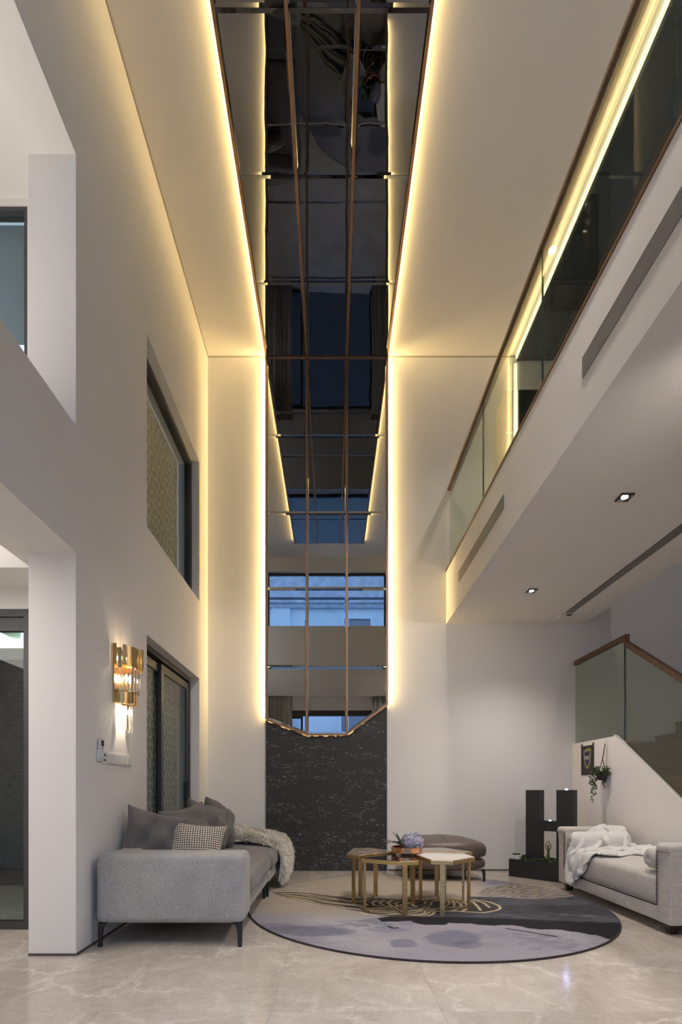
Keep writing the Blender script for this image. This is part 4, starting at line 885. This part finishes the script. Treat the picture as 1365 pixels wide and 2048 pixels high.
# copper tray with hydrangea
bw = thing('copper_bowl', (0.68, 4.64, TZ), 'shallow round polished copper bowl on the tables', 'bowl')
MB().lathe([(0.135, 0.0), (0.14, 0.002), (0.14, 0.05), (0.134, 0.05), (0.134, 0.012), (0.0, 0.012)], (0.685, 4.64, TZ+0.007), 40).build('rim', 'copper', bw, smooth=False)
def hydrangea():
    t = thing('hydrangea', (0.73, 4.62, 0.50), 'pale lilac hydrangea head with green leaves in the copper bowl', 'flower')
    rs = random.Random(11); mb = MB(); c = Vector((0.735, 4.62, 0.575))
    for k in range(330):
        th = rs.random()*2*PI; ph = math.acos(1-2*rs.random()*0.85); d = Vector((math.sin(ph)*math.cos(th), math.sin(ph)*math.sin(th), math.cos(ph)))
        p = c+Vector((d.x*0.098, d.y*0.098, d.z*0.080))*rs.uniform(0.82, 1.08); a = d.cross(Vector((0.3, 0.2, 0.9))).normalized(); b = d.cross(a)
        rot = rs.random()*PI; s = rs.uniform(0.013, 0.020)
        for q in range(4):
            an = rot+q*PI/2; e1 = (a*math.cos(an)+b*math.sin(an)); e2 = (a*math.cos(an+PI/2)+b*math.sin(an+PI/2))
            mb.add([p, p+e1*s+e2*s*0.55+d*0.004, p+e1*s*1.35+d*0.0015, p+e1*s-e2*s*0.55+d*0.004], [(0, 1, 2, 3)])
    mb.build('flower_head', 'petal', t)
    MB().lathe([(0.02, -0.08), (0.066, -0.04), (0.072, 0.0), (0.05, 0.04), (0.01, 0.055)], c, 14).build('flower_core', 'petal_core', t)
    def lf(base, tip, w, lift):
        mb = MB(); base = Vector(base); tip = Vector(tip); n = 6; side = (tip-base).cross(Vector((0, 0, 1))).normalized(); v = []
        for i in range(n+1):
            f = i/n; p = base.lerp(tip, f)+Vector((0, 0, lift*math.sin(PI*f))); ww = w*math.sin(PI*min(0.98, f*0.9+0.08))
            v += [p-side*ww+Vector((0,0,0.004)), p, p+side*ww+Vector((0,0,0.004))]
        for i in range(n):
            o = i*3; mb.add([], []); 
        mb.add(v, [(3*i, 3*i+1, 3*i+4, 3*i+3) for i in range(n)]+[(3*i+1, 3*i+2, 3*i+5, 3*i+4) for i in range(n)])
        mb.build('leaf', 'leaf_dark', t, smooth=True)
    for (dx, dy, dz, w_, li) in ((-0.16, -0.05, 0.03, 0.022, 0.03), (-0.2, 0.02, 0.05, 0.02, 0.02), (-0.09, -0.02, 0.13, 0.02, 0.01), (-0.05, 0.04, 0.12, 0.02, 0.0), (-0.17, 0.06, 0.0, 0.022, 0.03), (-0.10, -0.08, 0.05, 0.024, 0.02), (-0.05, -0.1, 0.02, 0.02, 0.02)):
        lf((0.64, 4.62, 0.535), (0.64+dx, 4.62+dy, 0.535+dz), w_, li)
hydrangea()

# ------------------------------------------------------------------ leather ottoman
ot = thing('leather_ottoman', (1.3, 6.05, 0), 'rounded brown leather ottoman on thin black legs by the back wall', 'ottoman')
def blobpad(name, z0, z1, r, mat, crown, scale=1.0):
    cx, cy, a, b = 1.32, 6.09, 0.50*scale, 0.42*scale; n = 56; rings = []
    def rad(th, k):
        c, s = math.cos(th), math.sin(th); e = 2.9
        q = (abs(c/1.0)**e+abs(s/1.0)**e)**(-1/e); return q*k
    prof = [(0.0, 0), (0.92, 0), (0.965, 0.03), (0.99, 0.12), (1.0, 0.3), (1.0, 0.62), (0.992, 0.78), (0.97, 0.90), (0.93, 0.97), (0.87, 1.0), (0.70, 1.0), (0.5, 1.0), (0.25, 1.0), (0.01, 1.0)]
    v = []; f = []
    for (k, h) in prof:
        for i in range(n):
            th = 2*PI*i/n; q = rad(th, 1); x = cx+a*math.cos(th)*q*k; y = cy+b*math.sin(th)*q*k
            rt = max(0, (x-cx)/a); z = z0+(z1-z0)*h*(1-0.22*rt**2*(1 if h > 0.5 else 0))+crown*(1-k*k)*(1 if h > 0.95 else 0)
            v.append((x, y, z))
    for i in range(len(prof)-1):
        for k in range(n): f.append((i*n+k, i*n+(k+1) % n, (i+1)*n+(k+1) % n, (i+1)*n+k))
    o = MB().add(v, f).build(name, mat, ot, smooth=True)
blobpad('cushion', 0.278, 0.450, 0.06, 'leather', 0.06); blobpad('base', 0.145, 0.272, 0.04, 'leather', 0.0, 0.975)
for (x, y, dx) in ((0.895, 5.72, 1), (1.735, 5.72, -1), (0.95, 6.45, 1), (1.70, 6.45, -1)): blade_leg(x, y, 0.15, 'black_metal', ot, dx, 1 if y < 6 else -1, zb=0.0148 if y < 6 else 0.0)
MB().tube([(1.30, 5.70+0.78*i/12, 0.452+0.058*(1-((6.09-5.70-0.78*i/12)/0.42)**2)) for i in range(13)], 0.004, 6).build('seam', 'leather', ot)

# ------------------------------------------------------------------ daybed
db = thing('daybed', (2.75, 4.5, 0), 'cream linen daybed with rolled arms and bronze nail trim along the stair wall', 'daybed')
def arm(y0, y1, out):
    # section in (y,z), extruded along x, rolled top leaning outwards
    ym = (y0+y1)/2; w_ = (y1-y0); pts = []
    yo, yi = (y0, y1) if out < 0 else (y1, y0)
    s = 1 if out < 0 else -1
    prof = [(yo, 0.075), (yo, 0.52), (yo-s*0.012, 0.565), (yo-s*0.012, 0.60), (yo+s*0.01, 0.635), (yo+s*0.05, 0.655), (yo+s*0.10, 0.655), (yi-s*0.03+s*0.02, 0.635), (yi+s*0.0, 0.60), (yi+s*0.008, 0.56), (yi, 0.50), (yi, 0.30), (yi, 0.075)]
    o = MB().prism(prof, 2.42, 3.085, 'x').build('arm', 'linen', db, bevel=0.012, seg=3)
    return o
for (y0_, y1_) in ((3.598, 3.765), (5.24, 5.412)): softbox('arm_pad', 2.402, 3.09, y0_, y1_, 0.585, 0.662, 'linen', db, 0.034, 5)
arm(3.61, 3.77, -1); arm(5.235, 5.40, 1)
softbox('seat_rail', 2.425, 3.06, 3.75, 5.25, 0.075, 0.20, 'linen', db, 0.012, 3)
softbox('seat_cushion', 2.418, 3.03, 3.765, 5.235, 0.19, 0.425, 'linen', db, 0.055, crown=0.03)
softbox('backboard', 3.03, 3.10, 3.74, 5.26, 0.12, 0.495, 'linen', db, 0.02, 3)
MB().box(3.035, 3.095, 3.8, 5.2, 0.493, 0.499).build('back_piping', 'nail', db)
mb = MB()
def nail(x, y, z, ax): mb.lathe([(0.0065, -0.001), (0.0055, 0.003), (0.002, 0.0045)], (0, 0, 0), 6) if False else mb.obox((x, y, z), (0.009, 0.009, 0.009), 0.78)
z = 0.20
while z < 0.60: nail(2.414, 3.755, z, 0); nail(2.414, 5.25, z, 0); z += 0.0165
y = 3.77
while y < 5.24: nail(2.415, y, 0.196, 0); y += 0.018
y = 3.63
while y < 3.755: nail(2.414, y, 0.60, 0); y += 0.018
x = 2.43
while x < 3.07: nail(x, 3.604, 0.575, 0); x += 0.018
o = mb.build('nail_trim', 'nail', db); o['kind'] = 'stuff'; o['label'] = 'dark bronze nail heads'
for (x, y) in ((2.49, 3.70), (2.49, 5.31), (3.02, 3.70), (3.02, 5.31)):
    q = [(x-0.035, y-0.035), (x+0.035, y-0.035), (x+0.035, y+0.035), (x-0.035, y+0.035)]; f = 0.7
    v = [(a, b, 0.08) for a, b in [((x+(p[0]-x)*1.25), (y+(p[1]-y)*1.25)) for p in q]]+[((x+(p[0]-x)*f), (y+(p[1]-y)*f), 0.0) for p in q]
    MB().add(v, [(0,1,2,3),(7,6,5,4),(0,4,5,1),(1,5,6,2),(2,6,7,3),(3,7,4,0)]).build('foot', 'dark_wood_foot', db)
def bolster(y, label):
    L0, L1, r = 2.43, 2.99, 0.078; n = 26; prof = [(0.0, 0), (0.03, -0.010), (0.06, -0.006), (0.074, 0.008), (0.078, 0.03), (0.080, 0.28), (0.078, 0.53), (0.074, 0.552), (0.06, 0.566), (0.03, 0.57), (0.0, 0.56)]
    v = []; f = []
    for (q, h) in prof:
        for k in range(n): a = 2*PI*k/n; v.append((L0+h, y+q*math.cos(a), 0.530+q*math.sin(a)))
    for i in range(len(prof)-1):
        for k in range(n): f.append((i*n+k, i*n+(k+1) % n, (i+1)*n+(k+1) % n, (i+1)*n+k))
    o = MB().add(v, f).build('bolster', 'linen', None, smooth=True); tag(o, label, 'bolster', 'linen bolsters on the daybed')
bolster(5.135, 'cream linen bolster at the far arm of the daybed, under the blanket'); bolster(3.87, 'cream linen bolster at the near arm of the daybed')

# white fleece blanket: relaxed over the daybed by a small particle cloth
def blanket():
    nx, ny = 72, 64; L, W = 1.34, 1.30; rs = np.random.RandomState(6)
    u, v = np.meshgrid(np.linspace(0, 1, nx), np.linspace(0, 1, ny), indexing='ij')
    hx, hy = L/(nx-1), W/(ny-1)
    ang = 0.35
    a = (u-0.5)*L*0.52; b = (v-0.5)*W*0.46
    X = 2.745+a*math.cos(ang)*0.95-b*math.sin(ang); Y = 4.98+a*math.sin(ang)*1.0+b*math.cos(ang)
    Z = 0.72+0.055*np.sin(u*24+5*v+1+1.5*np.sin(v*6))+0.06*np.sin(v*27-6*u+1.2*np.sin(u*7))+0.03*np.sin(u*47+v*19)+0.02*np.sin(v*61-u*23)
    P = np.stack([X, Y, Z], -1); Q = P.copy()
    def col(P):
        x, y, z = P[..., 0], P[..., 1], P[..., 2]; th = 0.010
        def box(x0, x1, y0, y1, z1, r=0.05):
            # rounded box push-out
            cxx, cyy = (x0+x1)/2, (y0+y1)/2; hx_, hy_ = (x1-x0)/2-r, (y1-y0)/2-r
            zc, hz_ = z1/2, z1/2-r
            dx, dy, dz = x-cxx, y-cyy, z-zc
            ax, ay, az = np.abs(dx)-hx_, np.abs(dy)-hy_, np.abs(dz)-hz_
            qx, qy, qz = np.maximum(ax, 0), np.maximum(ay, 0), np.maximum(az, 0); dist = np.sqrt(qx**2+qy**2+qz**2)
            out = dist > 1e-6; sd = np.where(out, dist, np.maximum(np.maximum(ax, ay), az))-r-th
            inn = sd < 0
            nxn = np.where(out, qx*np.sign(dx)/np.maximum(dist, 1e-9), np.where((ax >= ay) & (ax >= az), np.sign(dx), 0))
            nyn = np.where(out, qy*np.sign(dy)/np.maximum(dist, 1e-9), np.where((ay > ax) & (ay >= az), np.sign(dy), 0))
            nzn = np.where(out, qz*np.sign(dz)/np.maximum(dist, 1e-9), np.where((az > ax) & (az > ay), np.sign(dz), 0))
            m_ = np.where(inn, -sd, 0); return nxn*m_, nyn*m_, nzn*m_, inn
        hit = np.zeros(x.shape, bool)
        for bx in ((2.415, 3.10, 3.7, 5.24, 0.452, 0.05), (2.405, 3.10, 5.225, 5.415, 0.662, 0.05), (3.02, 3.11, 3.7, 5.3, 0.50, 0.02), (3.13, 3.6, 3.5, 6, 1.5, 0.02)):
            ox, oy, oz, inn = box(*bx); x = x+ox; y = y+oy; z = z+oz; hit |= inn
        # bolster
        dy, dz = y-5.135, z-0.53; r = np.sqrt(dy*dy+dz*dz)+1e-9; ins = (r < 0.092) & (x > 2.42) & (x < 3.0); s = np.where(ins, 0.092/r, 1); y = 5.135+dy*s; z = 0.53+dz*s; hit |= ins
        return np.stack([x, y, np.maximum(z, 0.02)], -1), hit
    def con(P, sa, sb, rest, k):
        d = P[sb]-P[sa]; l_ = np.linalg.norm(d, axis=-1, keepdims=True)+1e-9; c = d*(0.5*k*(l_-rest)/l_); P[sa] += c; P[sb] -= c
    S_ = slice
    dia = math.hypot(hx, hy)
    for it in range(170):
        vel = (P-Q)*0.97; Q = P.copy(); P = P+vel; P[..., 2] -= 9.8*0.0001*0.9
        for _ in range(7):
            for o in (0, 1):
                e = (nx-1-o)//2*2+o; con(P, (S_(o, e, 2), S_(None)), (S_(o+1, e+1, 2), S_(None)), hx, 1)
                e = (ny-1-o)//2*2+o; con(P, (S_(None), S_(o, e, 2)), (S_(None), S_(o+1, e+1, 2)), hy, 1)
            con(P, (S_(0, -1), S_(0, -1)), (S_(1, None), S_(1, None)), dia, 0.25); con(P, (S_(1, None), S_(0, -1)), (S_(0, -1), S_(1, None)), dia, 0.25)
            con(P, (S_(0, -3), S_(None)), (S_(3, None), S_(None)), 3*hx, 0.02); con(P, (S_(None), S_(0, -3)), (S_(None), S_(3, None)), 3*hy, 0.02)
        P, hit = col(P); Q[hit] = Q[hit]+(P[hit]-Q[hit])*1.0
    idx = np.arange(nx*ny).reshape(nx, ny); F = np.stack([idx[:-1, :-1], idx[1:, :-1], idx[1:, 1:], idx[:-1, 1:]], -1).reshape(-1, 4)
    me = bpy.data.meshes.new('blanket'); me.from_pydata(P.reshape(-1, 3).tolist(), [], F.tolist())
    o = link('blanket', me, 'blanket', None, smooth=True); md = o.modifiers.new('s', 'SOLIDIFY'); md.thickness = 0.012; md.offset = 0; o.modifiers.new('sub', 'SUBSURF').render_levels = 1
    tag(o, 'crumpled white fleece blanket draped over the far arm and seat of the daybed', 'blanket')
blanket()

# ------------------------------------------------------------------ H fountain
dv = Vector((0.682, -0.731, 0)); nv_ = Vector((0.731, 0.682, 0)); B0 = Vector((2.158, 6.166, 0)); ang = math.atan2(dv.y, dv.x)
def fb(mb, s0, s1, n0, n1, z0, z1):
    v = []
    for z in (z0, z1):
        for (s, n) in ((s0, n0), (s1, n0), (s1, n1), (s0, n1)): p = B0+dv*s+nv_*n; v.append((p.x, p.y, z))
    return mb.add(v, [(0,3,2,1),(4,5,6,7),(0,1,5,4),(1,2,6,5),(2,3,7,6),(3,0,4,7)])
ft = thing('letter_fountain', (2.45, 6.0, 0), 'black granite letter H water fountain in a basin in the corner', 'fountain')
mb = MB(); fb(mb, 0, 0.86, 0, 0.03, 0, 0.21); fb(mb, 0, 0.86, 0.32, 0.35, 0, 0.21); fb(mb, 0, 0.03, 0.03, 0.32, 0, 0.21); fb(mb, 0.83, 0.86, 0.03, 0.32, 0, 0.21); fb(mb, 0.03, 0.83, 0.03, 0.32, 0, 0.16)
mb.build('basin', 'granite', ft)
def Hface():
    mb = MB(); N0, N1 = 0.12, 0.235
    fb(mb, 0.155, 0.330, N0, N1, 0.16, 1.045); fb(mb, 0.525, 0.715, N0, N1, 0.16, 1.045); fb(mb, 0.330, 0.525, N0, N1, 0.565, 0.685); return mb
Hface().build('letter_body', 'granite', ft)
mb = MB(); fb(mb, 0.1545, 0.3305, 0.119, 0.236, 1.045, 1.05); fb(mb, 0.5245, 0.7155, 0.119, 0.236, 1.045, 1.05); mb.build('top_cap', 'granite_smooth', ft)
p = B0+dv*0.62+nv_*0.17; MB().lathe([(0.016, 1.05), (0.016, 1.058), (0.008, 1.066)], (p.x, p.y, 0), 12).build('water_light', 'blue_led', ft)
p = B0+dv*0.43+nv_*0.17; MB().lathe([(0.014, 0.685), (0.014, 0.69), (0.006, 0.696)], (p.x, p.y, 0), 12).build('water_light', 'blue_led', ft)
pl = B0+dv*0.62+nv_*0.17; lamp('fountain_light', 'POINT', (pl.x, pl.y, 1.12), 0.7, (0.40, 0.42, 1.0), 0.02)
mb = MB(); fb(mb, 0.03, 0.83, 0.03, 0.32, 0.16, 0.19); mb.build('planting_bed', 'moss', ft)
rs = random.Random(5); mb = MB()
def leafq(mb, p, d, s, wd=0.45):
    d = d.normalized(); a = d.cross(Vector((rs.random()-.5, rs.random()-.5, rs.random()-.5))).normalized(); mb.add([p, p+d*s*0.5+a*s*wd, p+d*s, p+d*s*0.5-a*s*wd], [(0,1,2,3)])
for k in range(900):
    s = rs.random()*0.8+0.03; n_ = rs.random()*0.29+0.03; p = B0+dv*s+nv_*n_; p.z = 0.19+rs.random()*0.035
    leafq(mb, p, Vector((rs.random()-.5, rs.random()-.5, 0.6)), 0.018+rs.random()*0.012)
o = mb.build('ground_cover', 'leaf', ft); o['kind'] = 'stuff'
pt = thing('succulent_pot', (0, 0, 0), 'small square white pot of green succulents on the fountain basin', 'plant pot')
pc = B0+dv*0.09+nv_*0.03; pt.location = (pc.x, pc.y, 0.21)
MB().obox((pc.x, pc.y+0.02, 0.2355), (0.10, 0.06, 0.05), ang, None).build('pot', 'white_plastic', pt, bevel=0.003, seg=1)
mb = MB()
for k in range(90): leafq(mb, Vector((pc.x+rs.uniform(-.035, .035), pc.y+0.02+rs.uniform(-.02, .02), 0.26)), Vector((rs.random()-.5, rs.random()-.5, 0.8)), 0.022)
mb.build('foliage', 'leaf', pt)
# statuette: yoga figure with raised joined hands
def statue():
    p0 = B0+dv*0.44+nv_*0.10; z0 = 0.19
    V = [(0,0,0.105,.014),(0,0,0.135,.013),(0,0,0.165,.016),(0,0,0.183,.007),(0,0,0.205,.012),(0,0,0.222,.008),
         (-.022,0,0.172,.007),(-.034,0,0.205,.005),(-.018,0,0.238,.0045),(-.004,0,0.265,.004),
         (.022,0,0.172,.007),(.034,0,0.205,.005),(.018,0,0.238,.0045),(.004,0,0.265,.004),
         (-.012,0,0.085,.010),(-.014,0,0.045,.007),(-.012,0,0.005,.006),(.012,0,0.085,.010),(.024,-0.01,0.05,.007),(-.004,-.012,0.045,.005)]
    E = [(0,1),(1,2),(2,3),(3,4),(4,5),(2,6),(6,7),(7,8),(8,9),(2,10),(10,11),(11,12),(12,13),(0,14),(14,15),(15,16),(0,17),(17,18),(18,19)]
    me = bpy.data.meshes.new('yoga_statuette'); me.from_pydata([(p0.x+a*dv.x+b*nv_.x, p0.y+a*dv.y+b*nv_.y, z0+c) for a, b, c, r in V], E, [])
    o = link('yoga_statuette', me, 'bronze'); md = o.modifiers.new('skin', 'SKIN')
    for i, sv in enumerate(me.skin_vertices[0].data): sv.radius = (V[i][3], V[i][3]); sv.use_root = (i == 0)
    s = o.modifiers.new('sub', 'SUBSURF'); s.levels = 2; s.render_levels = 2
    tag(o, 'small green bronze figure with raised joined hands standing in the fountain', 'statue')
statue()

# ------------------------------------------------------------------ wall hangings
wh = thing('crest_banner', (SX, 6.2, 1.235), 'small dark banner with a blue and olive heraldic crest on the stair wall', 'banner')
YA, YB = 6.338, 6.052
MB().box(SX-0.008, SX-0.003, YB, YA, 1.235, 1.595).build('cloth', 'cloth_dark', wh)
for y in (YA-0.006, YB+0.006): MB().box(SX-0.014, SX-0.001, y-0.006, y+0.006, 1.235, 1.62).build('side_rod', 'black_metal', wh)
def yz(L): return [(YA-0.01-p[0]*(YA-YB-0.02), 1.24+p[1]*0.355) for p in L]
sh = [(0.14, 0.80), (0.30, 0.87), (0.52, 0.90), (0.70, 0.90), (0.84, 0.85), (0.80, 0.62), (0.78, 0.42), (0.66, 0.26), (0.50, 0.19), (0.32, 0.26), (0.22, 0.42), (0.18, 0.62)]
MB().prism(yz(sh), SX-0.0095, SX-0.008, 'x').build('crest_shield', 'crest_gold', wh)
sh2 = [(0.25, 0.78), (0.50, 0.80), (0.73, 0.80), (0.70, 0.60), (0.67, 0.42), (0.58, 0.31), (0.50, 0.28), (0.40, 0.32), (0.31, 0.44), (0.27, 0.60)]
MB().prism(yz(sh2), SX-0.011, SX-0.0095, 'x').build('crest_field', 'crest_blue', wh)
mb = MB()
for i in range(5):
    for j in range(3):
        if (i+j) % 2 == 0: mb.prism(yz([(0.28+i*0.08, 0.52+j*0.04), (0.36+i*0.08, 0.52+j*0.04), (0.36+i*0.08, 0.56+j*0.04), (0.28+i*0.08, 0.56+j*0.04)]), SX-0.012, SX-0.011, 'x')
mb.build('crest_checks', 'crest_white', wh)
def hanging():
    hp = thing('hanging_planter', (3.06, 5.78, 1.2), 'trailing green plant in a black pot hung by a leather strap on the stair wall', 'plant')
    y0 = 5.76; rs = random.Random(8)
    MB().tube([(SX-0.02, y0, 1.655), (SX-0.025, y0, 1.575)], 0.0015, 5).build('cord', 'white_plastic', hp)
    MB().bar((3.115, y0, 1.575), (3.09, y0+0.01, 1.40), 0.016, 0.004, up=(1,0,0)).build('strap', 'leather_strap', hp)
    MB().bar((3.09, y0+0.01, 1.41), (3.04, y0-0.02, 1.29), 0.012, 0.004, up=(1,0,0)).build('strap', 'leather_strap', hp)
    MB().bar((3.09, y0+0.01, 1.41), (3.11, y0+0.0, 1.29), 0.012, 0.004, up=(1,0,0)).build('strap', 'leather_strap', hp)
    MB().lathe([(0.025, -0.07), (0.048, -0.05), (0.058, 0.0), (0.06, 0.03), (0.052, 0.03)], (3.075, y0, 1.23), 18).build('pot', 'pot_black', hp, smooth=True)
    mb = MB()
    def lf(p, d, s):
        d = d.normalized(); a = d.cross(Vector((rs.random()-.5, rs.random()-.5, rs.random()-.5))).normalized(); mb.add([p, p+d*s*0.5+a*s*.42, p+d*s, p+d*s*0.5-a*s*.42], [(0,1,2,3)])
    for k in range(330):
        th = rs.random()*2*PI; r = 0.085*math.sqrt(rs.random()); p = Vector((min(3.13, 3.07+r*math.cos(th)), y0+r*math.sin(th)*1.1, 1.265+rs.uniform(-0.05, 0.05)))
        lf(p, Vector((math.cos(th), math.sin(th), rs.uniform(-.6, .7))), rs.uniform(0.016, 0.028))
    mb.build('foliage_mound', 'leaf', hp)
    for (dx, dy, L) in ((-0.09, 0.02, 0.33), (-0.07, 0.0, 0.26), (-0.10, -0.01, 0.22), (-0.05, 0.03, 0.18), (0.02, -0.02, 0.13), (0.04, 0.0, 0.10), (-0.11, 0.02, 0.14), (0.03, 0.01, 0.17)):
        mb = MB(); pts = []; n = 14; wx = rs.uniform(0.004, 0.012); ph = rs.random()*6
        for i in range(n+1):
            f = i/n; pts.append(Vector((min(3.13, 3.07+dx*min(1, f*3)+wx*math.sin(f*9+ph)), y0+dy+wx*math.cos(f*7+ph), 1.25+0.02*math.sin(min(1, f*3)*PI)-L*f)))
        mb.tube(pts, 0.0012, 4)
        for p in pts[1:]:
            for _ in range(3): lf(p, Vector((rs.uniform(-1, 1), rs.uniform(-1, 1), rs.uniform(-.5, .5))), rs.uniform(0.018, 0.028))
        mb.build('vine', 'leaf', hp)
hanging()

# ------------------------------------------------------------------ wall sconce + switches
def sconce():
    t = thing('wall_sconce', (XL, 3.87, 1.50), 'tiered gold and crystal bar wall light on the left wall', 'wall light'); y0 = 3.87; rs = random.Random(2)
    MB().box(XL+0.001, XL+0.012, y0-0.14, y0+0.14, 1.70, 2.12).build('back_plate', 'gold_polished', t)
    def tier(R, n, z0, z1, w_, d_, name, mat, dz):
        for k in range(n):
            a = -PI/2+PI*(k+0.5)/n; c, s = math.cos(a), math.sin(a); h = rs.uniform(-dz, dz); R_ = R+rs.uniform(-1, 1)*(0.010 if 'gold' in name else 0.003)
            MB().obox((XL+0.008+R_*c, y0+R_*s, (z0+z1)/2+h), (d_, w_, (z1-z0)), a).build(name, mat, t, bevel=0.002, seg=1)
    tier(0.150, 15, 1.965, 2.118, 0.026, 0.012, 'gold_bar', 'gold_polished', 0.014)
    tier(0.125, 13, 1.785, 1.965, 0.024, 0.012, 'crystal_bar', 'crystal', 0.003)
    tier(0.108, 12, 1.700, 1.800, 0.023, 0.010, 'gold_bar', 'gold_polished', 0.006)
    tier(0.075, 7, 1.500, 1.700, 0.024, 0.012, 'crystal_bar', 'crystal', 0.006)
    for z in (1.90, 1.65):
        for dy in (-0.03, 0.03): MB().lathe([(0.002, -0.03), (0.010, -0.02), (0.012, 0), (0.008, 0.02), (0.002, 0.03)], (XL+0.055, y0+dy, z), 10).build('bulb', 'bulb', t, smooth=True)
    MB().tube([(XL+0.04, y0, 1.68), (XL+0.04, y0, 2.10)], 0.006, 8).build('stem', 'gold_polished', t)
    for z, e in ((2.06, 1.0), (1.90, 3.0), (1.63, 3.4)): lamp('sconce_light', 'POINT', (XL+0.06, y0, z), e, (1.0, 0.84, 0.62), 0.012)
sconce()
sw = thing('switch_plate', (XL, 3.85, 1.24), 'long white multi-gang switch plate below the sconce', 'switch')
MB().box(XL+0.0005, XL+0.008, 3.63, 4.06, 1.238, 1.322).build('plate', 'white_plastic', sw, bevel=0.002, seg=1)
for k in range(5): MB().box(XL+0.008, XL+0.011, 3.645+k*0.083, 3.715+k*0.083, 1.25, 1.31).build('rocker', 'white_plastic', sw)
ot2 = thing('wall_socket', (XL, 3.59, 1.24), 'small white wall socket between remote and switch plate', 'socket')
MB().box(XL+0.0005, XL+0.009, 3.545, 3.62, 1.236, 1.325).build('plate', 'white_plastic', ot2, bevel=0.002, seg=1)
for z in (1.262, 1.298): MB().box(XL+0.0085, XL+0.0095, 3.565, 3.60, z-0.006, z+0.006).build('slot', 'vent_dark', ot2)
rm = thing('remote_control', (XL, 3.51, 1.26), 'white air conditioner remote in its wall holder left of the socket', 'remote')
MB().box(XL+0.0005, XL+0.02, 3.47, 3.54, 1.25, 1.33).build('holder', 'white_plastic', rm, bevel=0.002, seg=1)
MB().box(XL+0.006, XL+0.028, 3.482, 3.532, 1.27, 1.405).build('body', 'white_plastic', rm, bevel=0.003, seg=1)
MB().box(XL+0.028, XL+0.029, 3.488, 3.526, 1.355, 1.395).build('display', 'vent_dark', rm)
MB().box(XL+0.028, XL+0.0295, 3.497, 3.517, 1.335, 1.345).build('button', 'grey_vent', rm)
